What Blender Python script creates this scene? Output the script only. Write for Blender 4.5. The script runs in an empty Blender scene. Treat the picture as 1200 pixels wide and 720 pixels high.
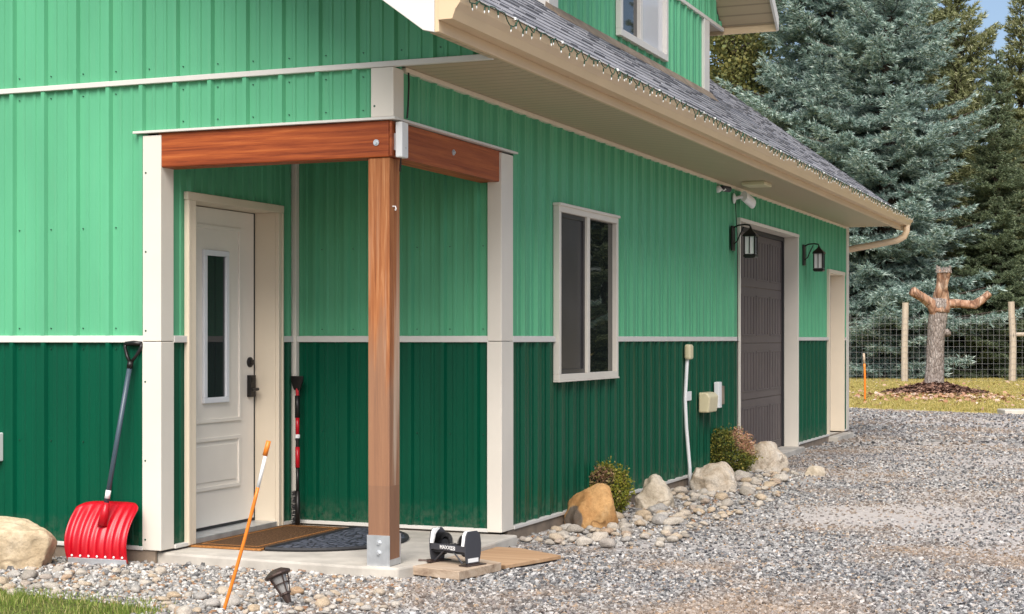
import bpy, math, random
import numpy as np
from mathutils import Vector, Matrix, noise

rnd = random.Random(7)
rng = np.random.default_rng(11)
D = bpy.data
SC = bpy.context.scene
COL = SC.collection
R = math.radians
PI = math.pi
GZ = -0.06                                   # general ground level; the porch slab top is z = 0

# ------------------------------------------------------------------ mesh helpers
class MB:
    """collects faces; build() links them as ONE mesh object"""
    def __init__(s):
        s.v = []; s.f = []; s.m = []
    def add(s, vs, fs, mat=0):
        o = len(s.v)
        s.v.extend([tuple(p) for p in vs])
        for f in fs:
            s.f.append(tuple(i + o for i in f)); s.m.append(mat)
        return s
    def box(s, x0, x1, y0, y1, z0, z1, mat=0):
        vs = [(x0,y0,z0),(x1,y0,z0),(x1,y1,z0),(x0,y1,z0),(x0,y0,z1),(x1,y0,z1),(x1,y1,z1),(x0,y1,z1)]
        return s.add(vs, [(0,3,2,1),(4,5,6,7),(0,1,5,4),(1,2,6,5),(2,3,7,6),(3,0,4,7)], mat)
    def obox(s, c, size, M=None, mat=0):
        hx, hy, hz = [q/2 for q in size]
        vs = [Vector(p) for p in [(-hx,-hy,-hz),(hx,-hy,-hz),(hx,hy,-hz),(-hx,hy,-hz),(-hx,-hy,hz),(hx,-hy,hz),(hx,hy,hz),(-hx,hy,hz)]]
        if M is not None: vs = [M @ v for v in vs]
        c = Vector(c)
        return s.add([v + c for v in vs], [(0,3,2,1),(4,5,6,7),(0,1,5,4),(1,2,6,5),(2,3,7,6),(3,0,4,7)], mat)
    def tube(s, pts, rad, n=8, mat=0, cap=True, wob=0.0, squash=1.0):
        pts = [Vector(p) for p in pts]
        if not hasattr(rad, '__len__'): rad = [rad]*len(pts)
        rings = []; prev = None
        for i, p in enumerate(pts):
            t = (pts[min(i+1,len(pts)-1)] - pts[max(i-1,0)]).normalized()
            a = Vector((0,0,1)) if abs(t.z) < .9 else Vector((1,0,0))
            if prev is not None and (prev - t*prev.dot(t)).length > 1e-3: u = (prev - t*prev.dot(t)).normalized()
            else: u = t.cross(a).normalized()
            prev = u; w = t.cross(u)
            ring = []
            for k in range(n):
                an = 2*PI*k/n
                rr = rad[i]
                if wob: rr *= 1 + wob*noise.noise(Vector((p.x*2+math.cos(an)*1.3, p.y*2+math.sin(an)*1.3, p.z*3)))
                ring.append(p + u*math.cos(an)*rr + w*math.sin(an)*rr*squash)
            rings.append(ring)
        vs = [q for r in rings for q in r]; fs = []
        for i in range(len(rings)-1):
            for k in range(n):
                a, b = i*n+k, i*n+(k+1)%n
                fs.append((a, b, b+n, a+n))
        if cap:
            fs.append(tuple(range(n-1,-1,-1))); fs.append(tuple((len(rings)-1)*n+k for k in range(n)))
        return s.add(vs, fs, mat)
    def lathe(s, prof, n=20, M=None, mat=0):
        vs = []; fs = []
        for r, z in prof:
            for k in range(n):
                a = 2*PI*k/n
                p = Vector((r*math.cos(a), r*math.sin(a), z))
                vs.append(M @ p if M is not None else p)
        for i in range(len(prof)-1):
            for k in range(n):
                a, b = i*n+k, i*n+(k+1)%n
                fs.append((a, b, b+n, a+n))
        if prof[0][0] > 1e-5: fs.append(tuple(range(n-1,-1,-1)))
        if prof[-1][0] > 1e-5: fs.append(tuple((len(prof)-1)*n+k for k in range(n)))
        return s.add(vs, fs, mat)
    def prism(s, poly, ext, mat=0):
        """polygon of 3-D points pushed along ext"""
        n = len(poly); ext = Vector(ext)
        vs = [Vector(p) for p in poly] + [Vector(p)+ext for p in poly]
        fs = [tuple(range(n-1,-1,-1)), tuple(range(n,2*n))] + [(i,(i+1)%n,(i+1)%n+n,i+n) for i in range(n)]
        return s.add(vs, fs, mat)
    def build(s, name, mats, parent=None, loc=(0,0,0), smooth=False, bevel=0.0, rot=(0,0,0), fix=True):
        me = D.meshes.new(name)
        me.from_pydata([tuple(v) for v in s.v], [], s.f)
        if fix:
            import bmesh
            bm = bmesh.new(); bm.from_mesh(me)
            bmesh.ops.recalc_face_normals(bm, faces=bm.faces); bm.to_mesh(me); bm.free()
        if not isinstance(mats, (list, tuple)): mats = [mats]
        for m in mats: me.materials.append(m)
        me.polygons.foreach_set('material_index', s.m)
        if smooth: me.polygons.foreach_set('use_smooth', [True]*len(me.polygons))
        return link(name, me, parent, loc, rot, bevel)

def link(name, me, parent=None, loc=(0,0,0), rot=(0,0,0), bevel=0.0):
    o = D.objects.new(name, me); COL.objects.link(o)
    o.location = loc; o.rotation_euler = rot
    if parent is not None: o.parent = parent
    if bevel:
        b = o.modifiers.new('bevel', 'BEVEL'); b.width = bevel; b.segments = 2; b.limit_method = 'ANGLE'; b.angle_limit = R(40)
    return o

def np_mesh(name, V, F, mats, mi=None, smooth=False):
    """bulk mesh: V (n,3), F (m,k)"""
    me = D.meshes.new(name)
    V = np.ascontiguousarray(V, dtype=np.float32); F = np.ascontiguousarray(F, dtype=np.int32)
    m, k = F.shape
    me.vertices.add(len(V)); me.vertices.foreach_set('co', V.ravel())
    me.loops.add(m*k); me.loops.foreach_set('vertex_index', F.ravel())
    me.polygons.add(m); me.polygons.foreach_set('loop_start', np.arange(0, m*k, k, dtype=np.int32))
    if not isinstance(mats, (list, tuple)): mats = [mats]
    for q in mats: me.materials.append(q)
    if mi is not None: me.polygons.foreach_set('material_index', np.ascontiguousarray(mi, dtype=np.int32))
    me.polygons.foreach_set('use_smooth', np.full(m, smooth, dtype=bool))
    me.update(calc_edges=True); me.validate()
    return me

def empty(name, loc=(0,0,0), rz=0.0, parent=None):
    o = D.objects.new(name, None); COL.objects.link(o)
    o.location = loc; o.rotation_euler = (0,0,rz); o.empty_display_size = .1
    if parent is not None: o.parent = parent
    return o
def tag(o, label=None, cat=None, group=None, kind=None):
    if label: o['label'] = label
    if cat: o['category'] = cat
    if group: o['group'] = group
    if kind: o['kind'] = kind
    return o
def copy_tree(o, parent=None):
    c = o.copy(); COL.objects.link(c)
    if parent is not None: c.parent = parent
    for ch in list(o.children): copy_tree(ch, c)
    return c

# ------------------------------------------------------------------ material helpers
class NT:
    def __init__(s, name):
        s.mat = D.materials.new(name); s.mat.use_nodes = True
        s.t = s.mat.node_tree; s.b = s.t.nodes['Principled BSDF']; s.out = s.t.nodes['Material Output']
    def n(s, typ, **kw):
        nd = s.t.nodes.new(typ)
        for k, v in kw.items():
            if k.startswith('i_'): nd.inputs[k[2:].replace('_',' ')].default_value = v
            else: setattr(nd, k, v)
        return nd
    def l(s, a, b): s.t.links.new(a, b)
    def coord(s, scale=(1,1,1), which='Object', rot=(0,0,0)):
        c = s.n('ShaderNodeTexCoord'); m = s.n('ShaderNodeMapping')
        m.inputs['Scale'].default_value = scale; m.inputs['Rotation'].default_value = rot
        s.l(c.outputs[which], m.inputs['Vector']); return m.outputs['Vector']
    def noise(s, vec, scale, detail=4, rough=.55, dist=0.0):
        nd = s.n('ShaderNodeTexNoise'); nd.inputs['Scale'].default_value = scale
        nd.inputs['Detail'].default_value = detail; nd.inputs['Roughness'].default_value = rough
        nd.inputs['Distortion'].default_value = dist
        if vec is not None: s.l(vec, nd.inputs['Vector'])
        return nd.outputs['Fac']
    def ramp(s, fac, stops, interp='LINEAR'):
        r = s.n('ShaderNodeValToRGB'); cr = r.color_ramp; cr.interpolation = interp
        while len(cr.elements) < len(stops): cr.elements.new(.5)
        for e, (p, c) in zip(cr.elements, stops):
            e.position = p; e.color = (*c, 1) if len(c) == 3 else c
        s.l(fac, r.inputs['Fac']); return r.outputs['Color']
    def mix(s, fac, a, b, blend='MIX'):
        m = s.n('ShaderNodeMix', data_type='RGBA', blend_type=blend)
        for v, k in ((fac, 0), (a, 6), (b, 7)):
            if hasattr(v, 'is_linked') or hasattr(v, 'links'): s.l(v, m.inputs[k])
            else: m.inputs[k].default_value = v if k == 0 else (*v, 1)
        return m.outputs[2]
    def bump(s, h, strength=.3, dist=.01, normal=None):
        b = s.n('ShaderNodeBump'); b.inputs['Strength'].default_value = strength; b.inputs['Distance'].default_value = dist
        s.l(h, b.inputs['Height'])
        if normal is not None: s.l(normal, b.inputs['Normal'])
        s.l(b.outputs['Normal'], s.b.inputs['Normal']); return b.outputs['Normal']
    def base(s, c, rough=.5, metal=0.0, spec=.5):
        if hasattr(c, 'links') or hasattr(c, 'is_linked'): s.l(c, s.b.inputs['Base Color'])
        else: s.b.inputs['Base Color'].default_value = (*c, 1)
        if hasattr(rough, 'is_linked'): s.l(rough, s.b.inputs['Roughness'])
        else: s.b.inputs['Roughness'].default_value = rough
        s.b.inputs['Metallic'].default_value = metal; s.b.inputs['Specular IOR Level'].default_value = spec
        return s.mat

def plain(name, c, rough=.5, metal=0.0, var=.12, scale=6.0, bump=0.0, spec=.5):
    t = NT(name); v = t.coord()
    f = t.noise(v, scale, 5)
    lo = tuple(max(0,q*(1-var)) for q in c); hi = tuple(min(1,q*(1+var)) for q in c)
    t.base(t.ramp(f, [(.3, lo), (.7, hi)]), rough, metal, spec)
    if bump: t.bump(t.noise(v, scale*12, 4), bump, .004)
    return t.mat

def painted_metal(name, c, rough=.38, dirt=(.25,.22,.16), spec=.30):
    """pre-painted sheet steel: faint oil-canning, slight chalking and dust"""
    t = NT(name); v = t.coord((1,1,.25))
    f = t.noise(v, 3.0, 6)
    lo = tuple(q*.90 for q in c); hi = tuple(min(1,q*1.10) for q in c)
    col = t.ramp(f, [(.3, lo), (.7, hi)])
    fine = t.noise(t.coord((14,14,.6)), 5.0, 4)
    col = t.mix(t.ramp(fine, [(.55,(0,0,0)),(.85,(.10,.10,.10))]), col, dirt)
    sp = t.n('ShaderNodeSeparateXYZ'); t.l(t.coord(), sp.inputs[0])
    mz = t.n('ShaderNodeMapRange'); mz.inputs[1].default_value = .20; mz.inputs[2].default_value = .02; t.l(sp.outputs[2], mz.inputs[0])
    sn = t.n('ShaderNodeMath', operation='MULTIPLY'); t.l(mz.outputs[0], sn.inputs[0]); t.l(t.ramp(t.noise(t.coord(), 22, 6, .7), [(.42,(0,0,0)),(.75,(.40,.40,.40))]), sn.inputs[1])
    col = t.mix(sn.outputs[0], col, (.26,.22,.17))
    rr = t.ramp(t.noise(v, 1.7, 4), [(.3,(rough-.05,)*3),(.7,(rough+.1,)*3)])
    t.base(col, rr, 0.0, spec)
    t.bump(t.noise(t.coord((1,1,.35)), 4.0, 2), .12, .012)
    return t.mat

def wood(name, stops, axis, ring=9.0, rough=.6, weather=None, spec=.3):
    """grain stretched along an axis ('X','Y','Z')"""
    t = NT(name)
    sc = {'X':(.20,6,6),'Y':(6,.20,6),'Z':(6,6,.20)}[axis]
    v = t.coord(sc)
    g = t.noise(v, ring*.35, 8, .68, .5)
    fine = t.noise(t.coord(tuple(q*6 for q in sc)), 5, 3)
    m = t.n('ShaderNodeMath', operation='MULTIPLY_ADD'); t.l(fine, m.inputs[0]); m.inputs[1].default_value = .22; t.l(g, m.inputs[2])
    m2 = t.n('ShaderNodeMath', operation='SUBTRACT'); t.l(m.outputs[0], m2.inputs[0]); m2.inputs[1].default_value = .11
    col = t.ramp(m2.outputs[0], stops)
    # knots
    vor = t.n('ShaderNodeTexVoronoi'); vor.inputs['Scale'].default_value = 1.0
    t.l(t.coord({'X':(1.6,7,7),'Y':(7,1.6,7),'Z':(7,7,1.6)}[axis]), vor.inputs['Vector'])
    kn = t.ramp(vor.outputs['Distance'], [(.06,(.75,.75,.75)),(.16,(0,0,0))])
    col = t.mix(kn, col, tuple(q*.35 for q in stops[0][1]))
    if weather:
        wcol, zlo, zhi, amt = weather[:4]
        sep = t.n('ShaderNodeSeparateXYZ'); t.l(t.coord(), sep.inputs[0])
        mr = t.n('ShaderNodeMapRange'); mr.inputs[1].default_value = zhi; mr.inputs[2].default_value = zlo
        t.l(sep.outputs[2], mr.inputs[0])
        wn = t.noise(t.coord((9,9,.8)), 1.6, 7, .6)
        mm = t.n('ShaderNodeMath', operation='ADD'); t.l(mr.outputs[0], mm.inputs[0]); t.l(wn, mm.inputs[1])
        wf = t.ramp(mm.outputs[0], [(.78,(0,0,0)),(1.15 if False else .98,(amt,)*3)])
        col = t.mix(wf, col, wcol)
    if weather and len(weather) > 4:
        stp = t.n('ShaderNodeMath', operation='LESS_THAN'); t.l(sep.outputs[2], stp.inputs[0]); stp.inputs[1].default_value = weather[4]
        col = t.mix(stp.outputs[0], col, t.mix(.20, col, (.12,.075,.055)))
        sx = t.noise(t.coord((14,14,.55)), 1.0, 5, .55)
        band_ = t.n('ShaderNodeMapRange'); band_.inputs[1].default_value = 2.1; band_.inputs[2].default_value = 1.0; t.l(sep.outputs[2], band_.inputs[0])
        up = t.n('ShaderNodeMath', operation='GREATER_THAN'); t.l(sep.outputs[2], up.inputs[0]); up.inputs[1].default_value = weather[4]
        mq = t.n('ShaderNodeMath', operation='MULTIPLY'); t.l(t.ramp(sx, [(.52,(0,0,0)),(.66,(.75,.75,.75))]), mq.inputs[0]); t.l(band_.outputs[0], mq.inputs[1])
        mq2 = t.n('ShaderNodeMath', operation='MULTIPLY'); t.l(mq.outputs[0], mq2.inputs[0]); t.l(up.outputs[0], mq2.inputs[1])
        col = t.mix(mq2.outputs[0], col, (.60,.47,.35))
    t.base(col, rough, 0, spec)
    t.bump(m2.outputs[0], .35, .004)
    return t.mat

def island(name, stops, rough=.7, extra=None, bump=0.0, bscale=40, interp='LINEAR', spec=.4, var=.25, trans=0.0):
    """each loose piece of the mesh its own colour"""
    t = NT(name)
    g = t.n('ShaderNodeNewGeometry')
    col = t.ramp(g.outputs['Random Per Island'], stops, interp)
    f = t.noise(t.coord(), bscale, 4)
    col = t.mix(1.0, col, t.ramp(f, [(.25,(1-var,)*3),(.75,(1+var*.3,)*3)]), 'MULTIPLY')
    if extra: col = extra(t, col)
    t.base(col, rough, 0, spec)
    if bump: t.bump(f, bump, .006)
    if trans: 
        tr = t.n('ShaderNodeBsdfTranslucent'); t.l(col, tr.inputs['Color'])
        ms = t.n('ShaderNodeMixShader'); ms.inputs[0].default_value = trans
        t.l(t.b.outputs[0], ms.inputs[1]); t.l(tr.outputs[0], ms.inputs[2]); t.l(ms.outputs[0], t.out.inputs['Surface'])
    return t.mat

CRACK = True
def stone(name, c0, c1, c2, scale=4.0, spot=None, bump=.5, obj_random=False, at_=None):
    t = NT(name); v = t.coord()
    if obj_random:
        oi = t.n('ShaderNodeObjectInfo'); ad = t.n('ShaderNodeVectorMath', operation='ADD')
        cv = t.n('ShaderNodeCombineXYZ'); ml = t.n('ShaderNodeMath', operation='MULTIPLY'); ml.inputs[1].default_value = 40
        t.l(oi.outputs['Random'], ml.inputs[0]); t.l(ml.outputs[0], cv.inputs[0]); t.l(v, ad.inputs[0]); t.l(cv.outputs[0], ad.inputs[1]); v = ad.outputs[0]
    big = t.noise(v, scale, 6, .6, .6)
    col = t.ramp(big, [(.3, c0), (.52, c1), (.72, c2)])
    if obj_random:
        tint = t.ramp(oi.outputs['Random'], [(0,(.62,.60,.58)),(.25,(1,.98,.95)),(.5,(.95,.80,.62)),(.75,(1.0,1.0,1.0)),(.9,(.72,.74,.78)),(1,(.9,.66,.46))])
        col = t.mix(1.0, col, tint, 'MULTIPLY')
    fine = t.noise(v, scale*14, 5, .7)
    col = t.mix(1.0, col, t.ramp(fine, [(.3,(.72,.70,.68)),(.6,(1,1,1))]), 'MULTIPLY')
    if spot:
        ds = t.n('ShaderNodeVectorMath', operation='DISTANCE'); t.l(v, ds.inputs[0]); ds.inputs[1].default_value = at_
        ma = t.n('ShaderNodeMath', operation='MULTIPLY_ADD'); t.l(t.noise(v, 11, 4), ma.inputs[0]); ma.inputs[1].default_value = .10; t.l(ds.outputs['Value'], ma.inputs[2])
        col = t.mix(t.ramp(ma.outputs[0], [(.145,(1,1,1)),(.16,(0,0,0))]), col, spot)
    cr = t.n('ShaderNodeTexVoronoi', feature='DISTANCE_TO_EDGE'); cr.inputs['Scale'].default_value = scale*1.1
    dv = t.n('ShaderNodeVectorMath', operation='MULTIPLY_ADD'); nzc = t.n('ShaderNodeTexNoise'); nzc.inputs['Scale'].default_value = scale*2.5; t.l(v, nzc.inputs['Vector'])
    t.l(nzc.outputs['Color'], dv.inputs[0]); dv.inputs[1].default_value = (.35/scale*2,)*3; t.l(v, dv.inputs[2]); t.l(dv.outputs[0], cr.inputs['Vector'])
    gate = t.ramp(t.noise(v, scale*1.3, 3), [(.50,(0,0,0)),(.60,(1,1,1))])
    cm = t.mix(1.0, t.ramp(cr.outputs['Distance'], [(.0,(.75,.75,.75)),(.035,(0,0,0))]), gate, 'MULTIPLY')
    col = t.mix(cm, col, tuple(q*.35 for q in c0))
    col = t.mix(t.ramp(t.noise(v, scale*6, 5, .75), [(.60,(0,0,0)),(.72,(.55,.55,.55))]), col, tuple(q*.62 for q in c1))
    t.base(col, .86, 0, .2)
    m = t.n('ShaderNodeMath', operation='ADD'); t.l(big, m.inputs[0]); t.l(fine, m.inputs[1])
    t.bump(m.outputs[0], bump, .02)
    return t.mat

def glass(name, tint=(.02,.022,.024), rough=.02, wob=.0, spec=.6):
    t = NT(name)
    t.base(tint, rough, 0, spec)
    if wob: t.bump(t.noise(t.coord(), 1.2, 2), wob, .05)
    return t.mat

M = {}
M['green_hi']  = painted_metal('light_green_steel', (.102,.378,.205), .44)
M['green_lo']  = painted_metal('dark_green_steel', (.0006,.070,.035), .34, (.015,.08,.05), .22)
M['trim']      = plain('cream_trim_steel', (.68,.63,.55), .45, var=.05, scale=2)
M['trim_white']= plain('white_trim_steel', (.64,.615,.57), .45, var=.04, scale=2)
M['trim_tan']  = plain('tan_fascia_steel', (.62,.46,.29), .42, var=.05, scale=2)
M['casing']    = plain('beige_door_casing', (.72,.62,.48), .5, var=.04, scale=2)
M['doorwhite'] = plain('ivory_door_paint', (.80,.745,.665), .42, var=.04, scale=3)
M['glassframe']= plain('white_plastic_frame', (.74,.75,.78), .4, var=.03)
M['black']     = plain('black_hardware', (.018,.016,.015), .35, .4)
M['rubber']    = plain('black_rubber', (.02,.02,.022), .7)
M['screw']     = plain('screw_heads', (.03,.09,.06), .4, .5)
M['beam']      = wood('redwood_beam_stain', [(.25,(.085,.016,.005)),(.42,(.24,.046,.011)),(.58,(.38,.088,.020)),(.78,(.52,.16,.045))], 'X', 17, .5)
M['beam_y']    = wood('redwood_beam_stain_side', [(.22,(.15,.030,.010)),(.45,(.29,.066,.020)),(.6,(.40,.105,.030)),(.8,(.48,.15,.045))], 'Y', 17, .5)
M['post']      = wood('weathered_cedar_post', [(.25,(.10,.030,.010)),(.42,(.27,.088,.028)),(.58,(.38,.145,.052)),(.78,(.52,.27,.13))], 'Z', 22, .65, weather=((.25,.145,.09), .0, 1.9, .7, .43))
M['galv']      = plain('galvanised_steel', (.62,.64,.66), .42, .75, var=.15, scale=14)
M['board']     = wood('weathered_board', [(.25,(.20,.13,.085)),(.5,(.42,.32,.23)),(.75,(.56,.46,.36))], 'X', 8, .85)
M['ply']       = wood('orange_plywood', [(.25,(.28,.16,.08)),(.5,(.40,.25,.14)),(.75,(.50,.34,.21))], 'X', 6, .85)
M['fencewood'] = wood('silvered_fence_post', [(.25,(.27,.21,.15)),(.5,(.42,.35,.27)),(.75,(.52,.45,.36))], 'Z', 6, .85)
M['concrete']  = plain('pale_concrete', (.46,.425,.37), .85, var=.24, scale=4, bump=.3)
M['footing']   = plain('brown_footing_board', (.22,.17,.125), .9, var=.3, scale=7, bump=.3)
M['glass']     = glass('dark_window_glass', wob=.0)
M['glass_wavy']= glass('wavy_window_glass', (.012,.016,.014), .015, wob=.06, spec=.9)
M['screen']    = plain('insect_screen', (.040,.037,.040), .35, var=.2, scale=3, spec=.5)
M['garage']    = plain('taupe_garage_door', (.098,.078,.076), .5, var=.10, scale=3)
M['wire']      = plain('galvanised_wire', (.30,.30,.30), .6, .2)
M['red_plastic']= plain('red_plastic', (.46,.003,.012), .3, var=.08)
M['shaft']     = plain('slate_blue_shaft', (.055,.080,.105), .35, var=.08)
M['darkgrey']  = plain('dark_grey_plastic', (.045,.046,.055), .5, var=.1)
M['whitepl']   = plain('white_plastic', (.78,.78,.77), .4, var=.03)
M['creampl']   = plain('cream_plastic', (.66,.58,.37), .45, var=.06)
M['bronze']    = plain('bronze_metal', (.075,.050,.042), .45, .5, var=.2, scale=20)
M['orange']    = plain('orange_fibreglass', (.72,.20,.018), .4, var=.08)
M['lampglass'] = plain('frosted_lamp_glass', (.72,.72,.70), .2, var=.05)
M['greenwire'] = plain('green_light_wire', (.012,.06,.03), .5)
M['bulbwhite'] = plain('clear_mini_bulb', (.80,.82,.80), .12, var=.03)

def soffit_mat():
    t = NT('beige_vented_soffit')
    w = t.n('ShaderNodeTexWave', wave_type='BANDS', bands_direction='Y'); w.inputs['Scale'].default_value = 3.1
    t.l(t.coord(), w.inputs['Vector'])
    g = t.ramp(w.outputs['Fac'], [(.02,(.66,.66,.66)),(.09,(1,1,1))])
    t.base(t.mix(1.0, (.46,.36,.23), g, 'MULTIPLY'), .5)
    t.bump(w.outputs['Fac'], .25, .006); return t.mat
M['soffit'] = soffit_mat()
M['shingle'] = island('grey_asphalt_shingle', [(0,(.17,.172,.188)),(.3,(.24,.242,.262)),(.6,(.30,.30,.322)),(.85,(.21,.212,.23)),(1,(.35,.35,.37))], .92, bscale=60, var=.22, bump=.3, spec=.2)

def mat_coir():
    t = NT('brown_coir_mat'); v = t.coord()
    f = t.noise(v, 90, 5, .7)
    c = t.ramp(f, [(.3,(.035,.020,.012)),(.5,(.115,.062,.032)),(.72,(.25,.145,.075))])
    t.base(c, .95, 0, .1); t.bump(f, .9, .02); return t.mat
def mat_coir_edge():
    t = NT('orange_mat_border'); v = t.coord()
    f = t.noise(v, 70, 4, .7)
    t.base(t.ramp(f, [(.3,(.22,.085,.025)),(.7,(.50,.23,.075))]), .95, 0, .1); t.bump(f, .8, .01); return t.mat
def mat_pebblemat():
    t = NT('slate_blue_rubber_mat')
    vo = t.n('ShaderNodeTexVoronoi', feature='DISTANCE_TO_EDGE'); vo.inputs['Scale'].default_value = 26
    t.l(t.coord((1,.45,1)), vo.inputs['Vector'])
    c = t.ramp(vo.outputs['Distance'], [(.03,(.012,.013,.018)),(.12,(.075,.085,.115)),(.4,(.10,.11,.14))])
    t.base(c, .7, 0, .3); t.bump(vo.outputs['Distance'], 1.0, .02); return t.mat
M['coir'] = mat_coir(); M['coiredge'] = mat_coir_edge(); M['pebblemat'] = mat_pebblemat()

def mat_bark(name, stops, scale=6):
    t = NT(name); v = t.coord((1,1,.35))
    f = t.noise(v, scale, 8, .7, .8)
    vo = t.n('ShaderNodeTexVoronoi', feature='DISTANCE_TO_EDGE'); vo.inputs['Scale'].default_value = scale*1.6
    t.l(v, vo.inputs['Vector'])
    c = t.ramp(f, stops)
    c = t.mix(t.ramp(vo.outputs['Distance'], [(.0,(.7,.7,.7)),(.12,(0,0,0))]), c, tuple(q*.4 for q in stops[0][1]))
    t.base(c, .95, 0, .15)
    m = t.n('ShaderNodeMath', operation='ADD'); t.l(f, m.inputs[0]); t.l(vo.outputs['Distance'], m.inputs[1])
    t.bump(m.outputs[0], 1.0, .04); return t.mat
M['bark'] = mat_bark('grey_brown_bark', [(.3,(.14,.11,.09)),(.5,(.31,.26,.23)),(.7,(.50,.45,.41))], 13)
M['limb'] = mat_bark('peeled_orange_limb', [(.3,(.17,.08,.05)),(.5,(.38,.22,.14)),(.7,(.62,.50,.39))], 4)
M['sprucebark'] = mat_bark('spruce_bark', [(.3,(.05,.038,.03)),(.7,(.14,.11,.09))], 8)

# ------------------------------------------------------------------ world, sun, camera
def setup_world():
    w = D.worlds.new('World'); SC.world = w; w.use_nodes = True
    nt = w.node_tree; bg = nt.nodes['Background']
    sky = nt.nodes.new('ShaderNodeTexSky'); sky.sky_type = 'NISHITA'; sky.sun_disc = False
    el, az = R(SUN_EL), SUN_AZ
    sky.sun_elevation = el; sky.sun_rotation = az
    sky.air_density = 1.0; sky.dust_density = 5.0; sky.ozone_density = 1.0; sky.altitude = 600
    nt.links.new(sky.outputs[0], bg.inputs['Color']); bg.inputs['Strength'].default_value = .095
    L = D.lights.new('sun', 'SUN'); L.energy = 2.5; L.angle = R(48); L.color = (1.0,.968,.92)
    lo = D.objects.new('sun', L); COL.objects.link(lo)
    d = Vector((math.sin(az)*math.cos(el), math.cos(az)*math.cos(el), math.sin(el)))   # towards the sun
    lo.rotation_euler = d.to_track_quat('Z', 'Y').to_euler(); lo.location = (6,-12,14)
SUN_EL = 48.0
SUN_AZ = R(163)              # clockwise from +Y: behind the camera, a little to its right
setup_world()
SC.view_settings.view_transform = 'Standard'; SC.view_settings.look = 'None'
SC.view_settings.exposure = 0.90; SC.view_settings.gamma = 1.0
cam = D.cameras.new('camera'); co = D.objects.new('camera', cam); COL.objects.link(co)
co.location = (3.797, -7.643, 1.22); co.rotation_euler = (R(90), 0, R(22.06))
cam.sensor_width = 36; cam.lens = 1863*36/1200; cam.shift_y = 37/1200; cam.clip_end = 2000; cam.clip_start = .05
SC.camera = co
SC.render.engine = 'CYCLES'
SC.cycles.max_bounces = 6; SC.cycles.diffuse_bounces = 3; SC.cycles.glossy_bounces = 3; SC.cycles.transmission_bounces = 4
CAM = Vector((3.797,-7.643,1.22)); FW = Vector((-.3756,.9268,0)); RT = Vector((.9268,.3756,0))
def depth_lat(x, y):
    dx, dy = x-CAM.x, y-CAM.y
    return dx*FW.x+dy*FW.y, dx*RT.x+dy*RT.y
def at(px, d, z=GZ):
    """ground point at photo column px and depth d (metres) - used to lay out trees and fence"""
    p = CAM + FW*d + RT*((px-600)/1863*d); return (p.x, p.y, z)

# ------------------------------------------------------------------ ground
DUST = [(2.05,3.9,1.0,.70,1.0),(3.1,3.1,1.1,.8,.8),(1.5,7.6,1.2,.8,.6),(2.9,5.4,1.5,.6,.7),(3.4,9.5,2.6,.9,.8),(2.0,17.5,4.0,1.2,.75),(4.5,12,2.5,1.0,.8),(1.0,11.5,1.8,.6,.55),(1.55,1.7,.7,.35,.35),(2.4,14.5,3.0,.6,.5)]
def dust(x, y):
    w = .35*noise.noise(Vector((x*1.6,y*1.6,9.1))) + .22*noise.noise(Vector((x*4,y*4,3.3)))
    q = 0
    for cx, cy, rx_, ry_, a in DUST:
        d = math.hypot((x-cx)/rx_, (y-cy)/(ry_*1.6)); q = max(q, a*min(1,max(0,1.45-d+w)))
    return min(1, q)
def lawn_edge(x): return 21.0 - .42*x + .25*math.sin(x*1.7) + (0 if x < 6 else (x-6)*.25)
def ground_z(x, y):
    z = GZ + .016*noise.noise(Vector((x*.6, y*.6, 1.3))) + .010*noise.noise(Vector((x*1.9, y*1.9, 4.1)))
    # fine level close to the house
    d = math.hypot(max(0, -1.7-x, x-.6), max(0, -.4-y, y-2.2))
    k = min(1, d/1.2)
    return GZ + (z-GZ)*k
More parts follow.
